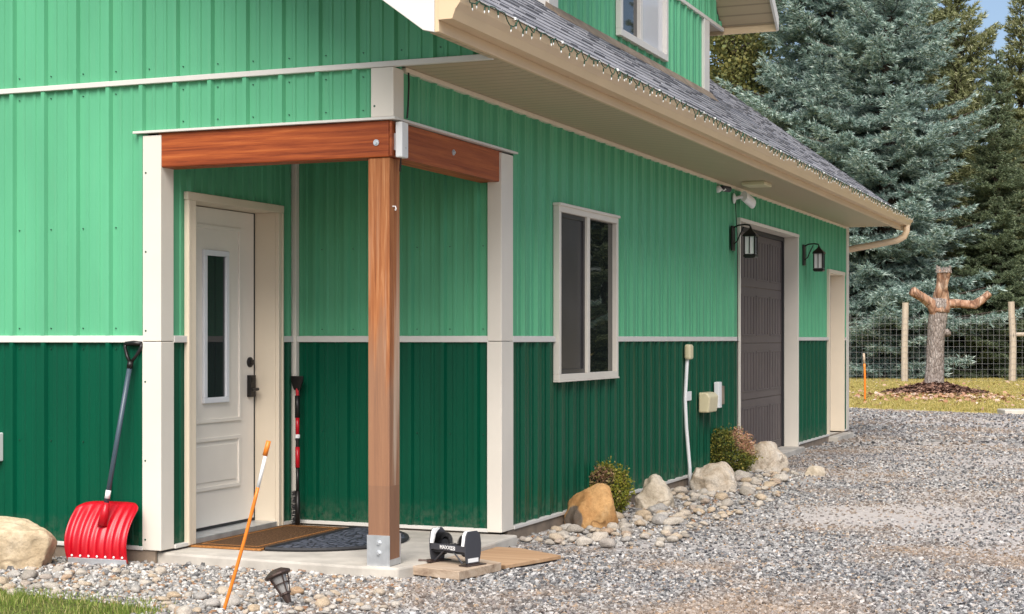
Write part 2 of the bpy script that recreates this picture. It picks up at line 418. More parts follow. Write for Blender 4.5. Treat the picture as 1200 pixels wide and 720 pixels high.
def mat_ground():
    t = NT('gravel_and_lawn_ground')
    pos = t.coord()
    sep = t.n('ShaderNodeSeparateXYZ'); t.l(pos, sep.inputs[0])
    # gravel
    vo = t.n('ShaderNodeTexVoronoi'); vo.inputs['Scale'].default_value = 34; t.l(pos, vo.inputs['Vector'])
    gc = t.n('ShaderNodeSeparateColor'); t.l(vo.outputs['Color'], gc.inputs[0])
    grav = t.ramp(gc.outputs[0], [(0,(.08,.079,.08)),(.35,(.21,.207,.205)),(.7,(.36,.35,.34)),(1,(.58,.565,.545))])
    dust = t.ramp(t.noise(pos, 30, 5, .7), [(.25,(.34,.30,.275)),(.5,(.46,.42,.39)),(.75,(.56,.52,.485))])
    patch = t.noise(pos, .55, 5, .6, .4)
    grav = t.mix(t.ramp(patch, [(.40,(0,0,0)),(.60,(.9,.9,.9))]), grav, dust)
    grav = t.mix(t.ramp(t.noise(t.coord((.6,1.4,1)), .8, 4), [(.58,(0,0,0)),(.72,(.45,.45,.45))]), grav, (.27,.18,.12))
    at_ = t.n('ShaderNodeAttribute', attribute_name='dust'); grav = t.mix(at_.outputs['Fac'], grav, dust)
    # lawn
    ln = t.noise(pos, 1.1, 6, .65)
    lawn = t.ramp(ln, [(.3,(.22,.22,.06)),(.45,(.42,.35,.11)),(.6,(.54,.43,.17)),(.75,(.33,.31,.10))])
    lawn = t.mix(t.ramp(t.noise(pos, 14, 4), [(.4,(0,0,0)),(.7,(.4,.4,.4))]), lawn, (.46,.36,.17))
    # boundary
    wob = t.noise(pos, 1.4, 4)
    a = t.n('ShaderNodeMath', operation='MULTIPLY_ADD'); t.l(sep.outputs[0], a.inputs[0]); a.inputs[1].default_value = .42; t.l(sep.outputs[1], a.inputs[2])
    b = t.n('ShaderNodeMath', operation='MULTIPLY_ADD'); t.l(wob, b.inputs[0]); b.inputs[1].default_value = 1.2; t.l(a.outputs[0], b.inputs[2])
    mr = t.n('ShaderNodeMapRange'); mr.inputs[1].default_value = 21.45; mr.inputs[2].default_value = 21.85; t.l(b.outputs[0], mr.inputs[0])
    # also lawn for far left and front-left of the house
    x1 = t.n('ShaderNodeMapRange'); x1.inputs[1].default_value = -10.0; x1.inputs[2].default_value = -11.0; t.l(sep.outputs[0], x1.inputs[0])
    mx = t.n('ShaderNodeMath', operation='MAXIMUM'); t.l(mr.outputs[0], mx.inputs[0]); t.l(x1.outputs[0], mx.inputs[1])
    # soil under the lawn patch in front of the gable
    def lin(o, k, c):
        q = t.n('ShaderNodeMath', operation='MULTIPLY_ADD'); t.l(o, q.inputs[0]); q.inputs[1].default_value = k; q.inputs[2].default_value = c; return q.outputs[0]
    col = t.mix(mx.outputs[0], grav, lawn)
    g1 = t.n('ShaderNodeMapRange'); g1.inputs[1].default_value = -1.12; g1.inputs[2].default_value = -1.22
    g1b = t.n('ShaderNodeMath', operation='MULTIPLY_ADD'); t.l(sep.outputs[0], g1b.inputs[0]); g1b.inputs[1].default_value = .16; t.l(lin(sep.outputs[1],1.0,.19), g1b.inputs[2]); t.l(g1b.outputs[0], g1.inputs[0])
    g2 = t.n('ShaderNodeMapRange'); g2.inputs[1].default_value = -.50; g2.inputs[2].default_value = -.60; t.l(sep.outputs[0], g2.inputs[0])
    gm = t.n('ShaderNodeMath', operation='MULTIPLY'); t.l(g1.outputs[0], gm.inputs[0]); t.l(g2.outputs[0], gm.inputs[1])
    col = t.mix(gm.outputs[0], col, t.ramp(t.noise(pos, 25, 5), [(.35,(.06,.065,.02)),(.65,(.16,.17,.05))]))
    t.base(col, .95, 0, .15)
    m = t.n('ShaderNodeMath', operation='ADD'); t.l(vo.outputs['Distance'], m.inputs[0]); t.l(t.noise(pos, 60, 4), m.inputs[1])
    t.bump(m.outputs[0], .6, .02)
    return t.mat
M['ground'] = mat_ground()
def build_ground():
    xs = sorted(set([-400,-200,-100,-60,-40,-25,-16,-12,-9] + [round(-7+i*.2,3) for i in range(96)] + [13,14,16,20,28,40,70,120,250,400]))
    ys = sorted(set([-400,-200,-80,-40,-20,-12] + [round(-9+i*.2,3) for i in range(176)] + [27,28,30,33,37,42,48,56,70,100,180,300,500]))
    mb = MB(); nx = len(xs)
    mb.v = [(x, y, ground_z(x, y) if (-8<x<13 and -10<y<27) else GZ) for y in ys for x in xs]
    mb.f = [(j*nx+i, j*nx+i+1, (j+1)*nx+i+1, (j+1)*nx+i) for j in range(len(ys)-1) for i in range(nx-1)]
    mb.m = [0]*len(mb.f)
    o = mb.build('ground', M['ground'], smooth=True, fix=False); tag(o, kind='structure')
    a = o.data.attributes.new('dust', 'FLOAT', 'POINT')
    a.data.foreach_set('value', [dust(x, y) if (-2<x<13 and -8<y<22) else 0.0 for x, y, z in mb.v])
build_ground()

# ------------------------------------------------------------------ the house
HL = 13.48                    # length of the side wall
HW = 9.2                      # width of the gable wall
RX, RY = -1.462, 1.508        # porch recess
SLOPE = .74; EX, EZ = .65, 2.88
def roof_z(x): return EZ + SLOPE*(EX - x) if x > -HW/2 else EZ + SLOPE*(EX + HW + x)
house = empty('house', (0,0,0))
tag(house, 'two tone green metal sided house with timber corner porch and grey shingle roof', 'house')
def part(mb, name, mat, parent=None, **kw): return mb.build(name, mat, parent or house, **kw)

P = .2286
def profile(u0, u1, off=0.0):
    """break points of ribbed steel siding: (u, height)"""
    pts = []
    k = math.floor((u0-off)/P) - 1
    while off + k*P < u1 + P:
        b = off + k*P
        pts += [(b-.022,0),(b-.012,.025),(b+.012,.025),(b+.022,0)]
        for c in (P/3, 2*P/3): pts += [(b+c-.014,0),(b+c-.008,.007),(b+c+.008,.007),(b+c+.014,0)]
        k += 1
    def h(u):
        for (a, ha), (b, hb) in zip(pts, pts[1:]):
            if a <= u <= b: return ha + (hb-ha)*(u-a)/max(b-a,1e-9)
        return 0
    mid = [(u, hh) for u, hh in pts if u0+1e-4 < u < u1-1e-4]
    return [(u0, h(u0))] + mid + [(u1, h(u1))]
def siding(mb, org, du, nrm, u0, u1, z0, z1, off=0.0, screws=()):
    """a rectangle (or sloped-top) sheet; z1 may be a function of u"""
    org, du, nrm = Vector(org), Vector(du), Vector(nrm)
    pr = profile(u0, u1, off); vs = []
    for u, h in pr:
        p = org + du*u + nrm*h
        zt = z1(u) if callable(z1) else z1
        vs += [(p.x,p.y,z0),(p.x,p.y,zt)]
    fs = [(2*i,2*i+2,2*i+3,2*i+1) for i in range(len(pr)-1)]
    mb.add(vs, fs, 0)
    for zs in screws:
        k = math.ceil((u0-off-.05)/P)
        while off+k*P+.05 < u1:
            u = off+k*P+.045
            zt = z1(u) if callable(z1) else z1
            if z0 < zs < zt and u > u0+.01:
                c = org + du*u + nrm*.004 + Vector((0,0,zs-org.z))
                mb.obox(c, (.006,.006,.006), Matrix.Rotation(.4,3,'Y'), 1)
            k += 1
SM = lambda g: [M[g], M['screw']]

# gable wall (faces -Y): full width to the left of the porch, full above it
GX = lambda u: u             # u = x
hi = MB(); lo = MB()
siding(lo, (0,0,0), (1,0,0), (0,-1,0), -HW, -1.545, .03, 1.20, .02, (.08,.62,1.16))
siding(hi, (0,0,0), (1,0,0), (0,-1,0), -HW, -1.545, 1.235, 2.675, .02, (1.28,1.86,2.63))
siding(hi, (0,0,0), (1,0,0), (0,-1,0), -1.545, -.0, 2.395, 2.675, .02, (2.45,2.63))
siding(hi, (0,0,0), (1,0,0), (0,-1,0), -HW, EX-.02, 2.70, lambda u: roof_z(u)-.06, .02, (2.76,3.4))
part(hi, 'upper_siding', SM('green_hi'), fix=False); part(lo, 'lower_siding', SM('green_lo'), fix=False)
# side wall (faces +X) with window and garage openings, u = y
WY0, WY1, WZ0, WZ1 = 2.46, 3.74, .935, 2.125
GY0, GY1, GZ1 = 7.62, 10.30, 2.37
DY0, DY1, DZ1 = 12.20, 13.17, 2.04
hi = MB(); lo = MB()
A = ((0,0,0),(0,1,0),(1,0,0)); off = .07
for a, b in ((GY1,DY0),(DY1,HL)):
    lo2 = MB(); siding(lo2, *A, a, b, .03, 1.20, off, (.08,1.16)); part(lo2, 'lower_siding', SM('green_lo'), fix=False)
for a, b in ((1.68,WY0+.03),(WY1-.03,GY0),(GY1,DY0),(DY1,HL)):
    if b <= GY0: siding(lo, *A, a, b, .03, 1.20, off, (.08,1.16))
    siding(hi, *A, a, b, 1.235, 2.70 , off, (1.28,1.86))
siding(lo, *A, WY0+.03, WY1-.03, .03, WZ0+.03, off, (.08,))
siding(hi, *A, WY0+.03, WY1-.03, WZ1-.03, 2.70, off)
siding(hi, *A, GY0, GY1, GZ1, 2.70, off)
siding(hi, *A, DY0, DY1, DZ1, 2.70, off)
siding(hi, *A, .0, 1.68, 2.395, 2.70, off)
part(hi, 'upper_siding', SM('green_hi'), fix=False); part(lo, 'lower_siding', SM('green_lo'), fix=False)
# recess back wall (faces -Y) and door wall (faces +X)
hi = MB(); lo = MB()
siding(lo, (0,RY,0), (1,0,0), (0,-1,0), RX, -.03, .03, 1.20, .08, (.08,.62)); part(lo, 'lower_siding', SM('green_lo'), fix=False); siding(hi, (0,RY,0), (1,0,0), (0,-1,0), RX, -.012, 1.235, 2.60, .08, (1.28,1.8))
DO0, DO1, DOZ = .32, 1.27, 2.03                      # front door opening
B = ((RX,0,0),(0,1,0),(1,0,0))
for a, b in ((0.09,DO0-.02),(DO1+.02,RY)):
    lo = MB(); siding(lo, *B, a, b, .03, 1.20, .05); part(lo, 'lower_siding', SM('green_lo'), fix=False); siding(hi, *B, a, b, 1.235, 2.60, .05)
siding(hi, *B, DO0-.02, DO1+.02, DOZ+.02, 2.60, .05)
part(hi, 'upper_siding', SM('green_hi'), fix=False)
# the two walls away from the camera
hi = MB(); lo = MB()
siding(lo, (0,HL,0), (-1,0,0), (0,1,0), 0, HW, .03, 1.2); siding(hi, (0,HL,0), (-1,0,0), (0,1,0), 0, HW, 1.235, lambda u: roof_z(-u)-.06)
siding(lo, (-HW,HL,0), (0,-1,0), (-1,0,0), 0, HL, .03, 1.2); siding(hi, (-HW,HL,0), (0,-1,0), (-1,0,0), 0, HL, 1.235, 2.7)
part(hi, 'upper_siding', SM('green_hi'), fix=False); part(lo, 'lower_siding', SM('green_lo'), fix=False)
# dark core behind the sheets so that no light leaks through
core = MB()
core.box(-HW+.01, RX-.17, .012, HL-.012, -.1, 2.68); core.box(RX-.171, -.16, RY+.012, HL-.013, -.1, 2.679)
part(core, 'wall_framing', M['footing'])

# horizontal white bands, base flashing and footing
tr = MB()
def band(a, b, c, d, z0, z1, nm='band_trim', mt='trim_white'): return MB().box(a, b, c, d, z0, z1).build(nm, M[mt], house, bevel=.003)
band(-HW, -1.560, -.026, .0, 1.197, 1.237); band(RX, RX+.026, .101, .235, 1.197, 1.237); band(RX, RX+.026, 1.33, RY-.03, 1.197, 1.237)
band(RX+.03, -.06, RY-.026, RY, 1.197, 1.237)
for a, b in ((1.684,WY0-.002),(WY1+.002,GY0-.04),(GY1+.05,DY0-.05),(DY1+.05,HL-.14)): band(0, .026, a, b, 1.197, 1.237)
band(-HW, .60, -.032, .0, 2.672, 2.702); 
tr = MB()
for a, b, c, d in ((-HW,-1.560,-.034,.0),(RX+.03,-.06,RY-.03,RY)): band(a, b, c, d, .012, .034, 'base_flashing')
for a, b in ((1.684,GY0-.04),(GY1+.05,DY0-.05),(DY1+.05,HL-.13)): band(0, .036, a, b, .012, .034, 'base_flashing')
band(RX, RX+.034, .101, .235, .012, .034, 'base_flashing'); band(RX, RX+.034, 1.33, RY-.03, .012, .034, 'base_flashing')
for q in ((-HW, RX-.02, -.022, .0), (.001, .024, 1.60, GY0-.02), (.001, .024, GY1+.02, HL), (-HW+.02,-.02, HL-.02, HL)): band(*q, -.2, .011, 'footing', 'footing')

# corner trims (L-shaped boards), each a part
def ltrim(x0, x1, y0, y1, z0, z1, mat='trim'):
    m = MB(); m.box(x0, x1, y0, y1, z0, z1); c = part(m, 'corner_trim', M[mat], bevel=.004)
    for i in range(int((z1-z0)/.45)+1):
        z = z0+.06+i*.45
        if z < z1-.02 and y0 < .5: MB().lathe([(.006,0),(.005,.003),(0,.004)], 8, Matrix.Translation((x0+.022,y0,z)) @ Matrix.Rotation(PI/2,4,'X')).build('screw', M['screw'], c)
    return c
ltrim(-1.562, RX+.024, -.030, .098, 1.2045, 2.376); ltrim(-1.564, RX+.026, -.032, .099, .014, 1.201)            # left of the porch
ltrim(-.066, .030, RY-.028, RY+.165, 1.2045, 2.376); ltrim(-.068, .032, RY-.030, RY+.166, .014, 1.201)            # right of the porch
ltrim(-.105, .030, -.030, .098, 2.405, 2.670)                # above the beam
ltrim(-.05, .034, HL-.13, HL+.03, .014, 2.700)                # far corner
ltrim(-HW-.03, -HW+.12, -.030, .1, .014, 2.660)
m = MB(); m.box(RX+.001, RX+.045, RY-.045, RY-.001, .036, 2.59); part(m, 'inner_corner_trim', M['trim'], bevel=.004)
# porch beams, flashing, ceiling, post
m = MB(); m.box(RX, -.002, -.022, .112, 2.192, 2.388); part(m, 'porch_beam', M['beam'], bevel=.006)
m = MB(); m.box(-.128, .014, .114, RY+.02, 2.194, 2.386); m.box(-.001, .0145, -.021, .113, 2.194, 2.386); part(m, 'porch_beam', M['beam_y'], bevel=.006)
m = MB(); m.box(-1.62, .045, -.045, .0, 2.389, 2.403); m.box(.0005, .046, .0005, 1.72, 2.389, 2.4025); part(m, 'beam_flashing', M['trim_white'], bevel=.002)
m = MB(); m.box(RX-.01, -.012, .012, RY-.005, 2.60, 2.635); part(m, 'porch_ceiling', M['soffit'])
for bx, bz in ((-.075,2.27),):
    m = MB(); m.lathe([(.017,0),(.017,.006),(.009,.006),(.009,.013),(0,.013)], 12, Matrix.Translation((bx,-.022,bz)) @ Matrix.Rotation(PI/2,4,'X')); part(m, 'beam_bolt', M['galv'])
m = MB(); m.lathe([(.017,0),(.017,.006),(.009,.006),(.009,.013),(0,.013)], 12, Matrix.Translation((.0145,.78,2.30)) @ Matrix.Rotation(PI/2,4,'Y')); part(m, 'beam_bolt', M['galv'])
m = MB(); m.box(-.132, -.004, -.010, .118, .004, 2.191); post = part(m, 'porch_post', M['post'], bevel=.005)
m = MB(); m.box(-.136, .0, -.0145, -.0105, .0, .165); m.box(-.136, .0, .1185, .1225, .0, .165); m.box(-.136,.0,-.0105,.1185,-.002,.003); m.box(-.0038,.0,-.0105,.1185,.0,.035)
br = m.build('post_bracket', M['galv'], post)
for bz in (.07,.125):
    m = MB(); m.lathe([(.016,0),(.016,.004),(.010,.004),(.010,.012),(0,.012)], 6, Matrix.Translation((-.066,-.0145,bz)) @ Matrix.Rotation(PI/2,4,'X')); m.build('bracket_bolt', M['galv'], post)
m = MB(); m.tube([(-.004,.03,1.93),(.012,.03,1.93),(.016,.03,1.918),(.012,.03,1.908)], .004, 6); m.build('cup_hook', M['whitepl'], post)

# ---- front door in the recess wall, set back 0.16 m
XD = RX-.15
fr = MB()
fr.box(RX+.002, RX+.030, DO0-.085, DO0, .014, DOZ); fr.box(RX+.002, RX+.030, DO1, DO1+.055, .014, DOZ); fr.box(RX+.002, RX+.034, DO0-.09, DO1+.06, DOZ+.001, DOZ+.048)
fr.box(XD-.04, RX+.001, DO1, DO1+.02, .014, DOZ+.001); fr.box(XD-.04, RX+.001, DO0-.02, DO0, .014, DOZ+.001); fr.box(XD-.04, RX+.001, DO0-.02, DO1+.02, DOZ+.0015, DOZ+.02)
# stepped stop and casing bead
fr.box(RX+.030, RX+.036, DO1+.035, DO1+.055, .014, DOZ-.001); fr.box(RX+.030, RX+.036, DO0-.085, DO0-.065, .014, DOZ-.001)
part(fr, 'door_frame', M['casing'], bevel=.003)
m = MB(); m.box(XD-.04, RX+.02, DO0, DO1, .004, .045); part(m, 'door_sill', M['galv'], bevel=.004)
m = MB(); m.box(XD-.03, XD+.002, DO1-.010, DO1-.0005, .047, DOZ-.001); m.box(XD-.03, XD+.002, DO0+.0005, DO1-.010, .047, .062); part(m, 'door_weatherstrip', M['rubber'])
d = MB(); d.box(XD-.045, XD, DO0+.003, DO1-.011, .063, DOZ-.004)
def moulding(mb, y0, y1, z0, z1, x=XD, w=.024, h=.011):
    mb.box(x, x+h, y0, y1, z0, z0+w); mb.box(x, x+h, y0, y1, z1-w, z1); mb.box(x, x+h, y0, y0+w, z0+w, z1-w); mb.box(x, x+h, y1-w, y1, z0+w, z1-w)
moulding(d, .46, 1.093, .700, 1.920); moulding(d, .46, 1.085, .285, .610); d.box(XD, XD+.005, .51, 1.035, .335, .56)
door = part(d, 'front_door', M['doorwhite'], bevel=.003)
m = MB(); moulding(m, .655, .937, .822, 1.766, XD, .035, .020); m.build('glass_frame', M['glassframe'], door, bevel=.004)
m = MB(); m.box(XD+.001, XD+.006, .690, .902, .857, 1.731); m.build('pane', M['glass'], door)
m = MB(); m.lathe([(.033,0),(.033,.010),(.024,.016),(.018,.018),(.018,.026),(0,.027)], 18, Matrix.Translation((XD,1.205,1.068)) @ Matrix.Rotation(PI/2,4,'Y')); m.build('deadbolt', M['black'], door, smooth=False)
m = MB(); m.box(XD, XD+.028, 1.175, 1.238, .845, .985); m.box(XD+.028, XD+.032, 1.187, 1.226, .94, .972)
m.tube([(XD+.02,1.215,.895),(XD+.06,1.215,.895),(XD+.066,1.20,.895),(XD+.066,1.13,.892)], .010, 8); m.build('keypad_handle', M['black'], door, bevel=.004)

# ---- windows: frame > pane, screen
def slider(name_parent, x, y0, y1, z0, z1, wavy, left_screen):
    w = .042
    m = MB(); moulding(m, y0, y1, z0, z1, x, w, .045); m.box(x, x+.058, y0-.012, y1+.012, z1-.001, z1+.018); m.box(x, x+.052, y0-.004, y1+.004, z0-.012, z0)
    ym = (y0+y1)/2 - .03
    m.box(x+.002, x+.043, ym-.030, ym+.030, z0+w, z1-w)
    f = m.build('window', M['trim'], house, bevel=.003)
    m = MB(); moulding(m, y0+w, ym-.030, z0+w, z1-w, x+.006, .030, .018); m.build('sash', M['screen'] if left_screen else M['trim'], f)
    m = MB(); m.box(x+.004, x+.012, y0+w+.03, ym-.06, z0+w+.03, z1-w-.03); m.build('insect_screen' if left_screen else 'pane', M['screen'] if left_screen else M['glass'], f)
    m = MB(); m.box(x+.003, x+.010, ym+.030, y1-w, z0+w, z1-w); m.build('pane', M['glass_wavy'] if wavy else M['glass'], f)
    return f
slider(house, .004, WY0, WY1, WZ0, WZ1, True, True)

# ---- garage door
XG = -.15
fr = MB()
fr.box(XG-.05, .030, GY0-.032, GY0, -.04, GZ1); fr.box(XG-.05, .030, GY1, GY1+.045, -.04, GZ1); fr.box(XG-.05, .034, GY0-.036, GY1+.05, GZ1+.0005, GZ1+.034)
part(fr, 'garage_frame', M['trim'], bevel=.003)
m = MB(); m.box(XG+.002, XG+.022, GY1-.05, GY1-.0005, -.02, GZ1-.001); m.box(XG+.002, XG+.022, GY0+.001, GY1-.051, GZ1-.05, GZ1-.001); part(m, 'garage_weatherstrip', M['rubber'])
g = MB(); ns = 4; sh = (GZ1-.02)/ns
for k in range(ns):
    z0 = .0 + k*sh
    g.box(XG-.04, XG, GY0+.001, GY1-.001, z0, z0+sh-.006)
    npn = 4; pw = (GY1-GY0-.10)/npn
    for j in range(npn):
        y0 = GY0+.05+j*pw+.05; y1 = y0+pw-.10
        moulding(g, y0, y1, z0+.075, z0+sh-.085, XG, .016, .007)
        nv = 3
        for q in range(1, nv+1):
            yy = y0+(y1-y0)*q/(nv+1); g.box(XG, XG+.005, yy-.006, yy+.006, z0+.093, z0+sh-.103)
part(g, 'garage_door', M['garage'], bevel=.003)
m = MB(); m.box(XG-.1, .10, GY0-.03, GY1+.03, -.15, -.005); part(m, 'garage_sill', M['concrete'], bevel=.01)
# ---- side door in its deep frame
fr = MB()
fr.box(-.15, .032, DY0-.045, DY0, .014, DZ1); fr.box(-.15, .032, DY1, DY1+.045, .014, DZ1); fr.box(-.15, .036, DY0-.05, DY1+.05, DZ1+.0005, DZ1+.045)
part(fr, 'side_door_frame', M['casing'], bevel=.003)
m = MB(); m.box(-.19, -.15, DY0+.001, DY1-.001, .02, DZ1); moulding(m, DY0+.15, DY1-.15, .3, .9, -.15); moulding(m, DY0+.15, DY1-.15, 1.05, 1.85, -.15); sd = part(m, 'side_door', M['doorwhite'])
m = MB(); m.tube([(-.15,DY0+.08,1.0),(-.10,DY0+.08,1.0),(-.09,DY0+.10,1.0),(-.09,DY0+.18,1.0)], .010, 8); m.build('handle', M['black'], sd)
m = MB(); m.box(-.19, .14, DY0-.06, DY1+.06, -.15, .0); part(m, 'door_step', M['concrete'], bevel=.008)

# ---- roof: decking, shingles, fascia, soffit, gutter, rake boards
YF, YB = -.80, 14.22
rf = MB()
rx = -HW/2; rz = roof_z(rx)
rf.prism([(EX,YF+.01,EZ-.012),(rx,YF+.01,rz-.012),(rx,YF+.01,rz-.10),(EX,YF+.01,EZ-.10)], (0,YB-YF-.02,0))
rf.prism([(-HW-EX,YF+.01,EZ-.012),(rx-.001,YF+.01,rz-.012),(rx-.001,YF+.01,rz-.10),(-HW-EX,YF+.01,EZ-.10)], (0,YB-YF-.02,0))
roof = part(rf, 'roof', M['footing'])
def shingles(name, parent, o, du, dv, nrm, ulen, vlen, expo=.138, cut=None, tab=(.12,.30)):
    """courses of overlapping tabs; o at the eave, du along it, dv up the slope"""
    o, du, dv, nrm = [Vector(q) for q in (o,du,dv,nrm)]
    V = []; r = random.Random(3)
    nrow = int(vlen/expo)+1
    for k in range(nrow):
        v0 = k*expo; v1 = min(vlen, v0+expo*1.25)
        u = -r.random()*.2
        while u < ulen:
            w = r.uniform(*tab); a, b = max(0,u), min(ulen,u+w-.004); u += w
            if b-a < .02: continue
            if cut and cut(a,b,v0): continue
            th = r.choice((.008,.010,.016)); j = r.uniform(-.004,.004)
            q0 = [(a,v0+j,0),(b,v0+j,0),(b,v1,0),(a,v1,0)]; q1 = [(a,v0+j,th),(b,v0+j,th),(b,v1,.0015),(a,v1,.0015)]
            V.append([tuple(o+du*x+dv*y+nrm*z) for x,y,z in q0+q1])
    V = np.array(V).reshape(-1,3); n = len(V)//8
    F = np.array([(0,3,2,1),(4,5,6,7),(0,1,5,4),(1,2,6,5),(2,3,7,6),(3,0,4,7)])
    F = (F[None]+np.arange(n)[:,None,None]*8).reshape(-1,4)
    return link(name, np_mesh(name, V, F, M['shingle']), parent)
sl = Vector((-1,0,SLOPE)).normalized(); nr = Vector((SLOPE,0,1)).normalized()
vlen = (EX-rx)*math.hypot(1,SLOPE)
shingles('shingles', roof, Vector((EX+.02,YF-.012,EZ-.014)), (0,1,0), sl, nr, YB-YF+.024, vlen)
sl2 = Vector((1,0,SLOPE)).normalized(); nr2 = Vector((-SLOPE,0,1)).normalized()
shingles('shingles', roof, Vector((-HW-EX-.02,YB+.012,EZ-.014)), (0,-1,0), sl2, nr2, YB-YF+.024, vlen, tab=(.5,1.0))
band(EX-.022, EX, YF, YB, 2.672, EZ-.018, 'fascia', 'trim_tan'); band(-HW-EX, -HW-EX+.022, YF, YB, 2.672, EZ-.018, 'fascia', 'trim_tan')
m = MB(); m.box(.03, EX-.023, .001, HL+.03, 2.690, 2.700); m.box(EX-.06, EX-.023, YF+.03, YB-.03, 2.676, 2.689)
part(m, 'soffit', M['soffit']); band(-HW-EX+.023, -HW, YF+.03, YB-.03, 2.690, 2.700, 'soffit', 'soffit')
m = MB(); m.box(.0, .035, .12, HL-.13, 2.662, 2.689); part(m, 'soffit_trim', M['casing'], bevel=.003)
# rake boards and sloping rake soffits, front and back
for ya, yb, ys0, ys1 in ((YF-.001, YF+.024, YF+.025, -.02), (YB-.024, YB+.001, HL+.02, YB-.025)):
    m = MB()
    for sgn, ex in ((1,EX),(-1,-HW-EX)):
        f = lambda x: EZ + SLOPE*(EX-x) if sgn > 0 else EZ + SLOPE*(EX+HW+x)
        xe = ex - sgn*.023
        m.prism([(xe,ya,f(xe)-.022),(rx,ya,f(rx)-.022),(rx,ya,f(rx)-.255),(xe-sgn*.06,ya,f(xe-sgn*.06)-.255),(xe,ya,2.672)], (0,yb-ya,0))
    part(m, 'rake_board', M['trim_white'], bevel=.003)
    m = MB()
    for sgn, ex in ((1,EX),(-1,-HW-EX)):
        f = lambda x: EZ + SLOPE*(EX-x) if sgn > 0 else EZ + SLOPE*(EX+HW+x)
        xe = ex - sgn*.026
        m.prism([(xe,ys0,f(xe)-.105),(rx,ys0,f(rx)-.105),(rx,ys0,f(rx)-.12),(xe,ys0,f(xe)-.12)], (0,ys1-ys0,0))
    part(m, 'rake_soffit', M['soffit'])
# K-style gutter with end caps, white drip edge above
gp = [(.0,0),(.072,0),(.088,.045),(.112,.075),(.118,.115),(.112,.118),(.106,.080),(.082,.050),(.068,.006),(.006,.006),(.006,.115),(.0,.115)]
m = MB(); m.prism([(EX+.0005+a,YF-.004,2.728+b) for a,b in gp], (0,YB-YF+.008,0))
cap = [(.0,0),(.072,0),(.088,.045),(.112,.075),(.118,.115),(0,.115)]
m.prism([(EX+.0005+a,YF-.007,2.728+b) for a,b in cap], (0,.0029,0)); m.prism([(EX+.0005+a,YB+.0041,2.728+b) for a,b in cap], (0,.0029,0))
gut = part(m, 'gutter', M['trim_tan'], bevel=.0015)
m = MB(); m.prism([(EX+.0005,0,2.868),(EX+.126,0,2.849),(EX+.127,0,2.846),(EX+.0005,0,2.864)], (0,YB-.02,0)); m.prism([(EX+.0005,YF,2.868),(EX+.126,YF,2.849),(EX+.127,YF,2.846),(EX+.0005,YF,2.864)], (0,-YF-.002,0)); m.build('drip_edge', M['trim_white'], gut)
# downspout elbow at the far end, back to the wall corner
m = MB(); m.tube([(EX+.06,YB-.25,2.735),(EX+.06,YB-.25,2.65),(EX+.03,YB-.25,2.58),(EX-.06,YB-.27,2.53),(.36,YB-.38,2.48),(.08,HL+.18,2.42),(-.10,HL+.10,2.38),(-.14,HL+.075,2.28),(-.14,HL+.075,.10)], [.045]*9, 12); part(m, 'downspout', M['trim_tan'], smooth=True)

# ---- gable dormer on the roof
DX, DA, DB, DZT = -.535, 3.74, 8.43, 4.535
drid = (DA+DB)/2; DS = .80; DOH = .62; DEY = .62
dz = lambda y: DZT + DS*(DEY + (DB-drid) - abs(y-drid)) + .02
zb = roof_z(DX)
hi = MB(); A = ((DX,0,0),(0,1,0),(1,0,0))
WA, WB, WC, WD = 5.42, 6.86, 3.84, 4.95
for a, b in ((DA,WA+.03),(WB-.03,DB)): siding(hi, *A, a, b, zb-.03, 4.52 , .04)
siding(hi, *A, WA+.03, WB-.03, zb-.03, WC+.03, .04); 
siding(hi, *A, DA-DEY+.06, WA+.03, 4.55, lambda u: max(4.551, dz(u)-.03), .04); siding(hi, *A, WB-.03, DB+DEY-.06, 4.55, lambda u: dz(u)-.03, .04)
siding(hi, *A, WA+.03, WB-.03, WD-.03, lambda u: dz(u)-.03, .04)
# cheeks
for yy, n in ((DA,-1),(DB,1)):
    pr = []
    for i in range(14):
        x = DX - i*.12
        pr.append(x)
    vs = []; fs = []
    for x in pr: vs += [(x,yy,min(roof_z(x)-.02,4.6)),(x,yy,4.6)]
    for i in range(len(pr)-1): fs.append((2*i,2*i+2,2*i+3,2*i+1))
    hi.add(vs, fs)
part(hi, 'dormer_wall', SM('green_hi'), fix=False)
m = MB()
band(DX-.1, DX+.030, DB-.19, DB+.012, zb-.03, 4.515, 'dormer_corner_trim'); band(DX-.1, DX+.030, DA-.012, DA+.19, zb-.03, 4.515, 'dormer_corner_trim')

band(DX, DX+.034, DA-.60, WA-.002, 4.516, 4.552, 'dormer_trim'); band(DX, DX+.034, WB+.002, DB+.60, 4.516, 4.552, 'dormer_trim')
m = MB(); m.prism([(DX+.005,DA-.02,zb+.045),(DX+.04,DA-.02,zb+.02),(DX+.12,DA-.02,roof_z(DX+.12)+.016),(DX+.12,DA-.02,roof_z(DX+.12)+.008),(DX+.0,DA-.02,zb-.01)], (0,DB-DA+.06,0)); part(m, 'dormer_flashing', M['footing'])
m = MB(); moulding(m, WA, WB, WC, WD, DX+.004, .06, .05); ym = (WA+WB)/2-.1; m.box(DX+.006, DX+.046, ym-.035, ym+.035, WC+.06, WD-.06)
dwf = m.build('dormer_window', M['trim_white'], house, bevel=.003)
m = MB(); m.box(DX+.004, DX+.012, WA+.06, ym-.035, WC+.06, WD-.06); m.build('pane', M['glass'], dwf)
m = MB(); m.box(DX+.0045, DX+.0125, ym+.035, WB-.06, WC+.06, WD-.06); m.build('pane', glass('glass_painted_sky_reflection', (.62,.62,.64), .05), dwf)  # right pane: pale base colour stands in for the bright sky reflected there
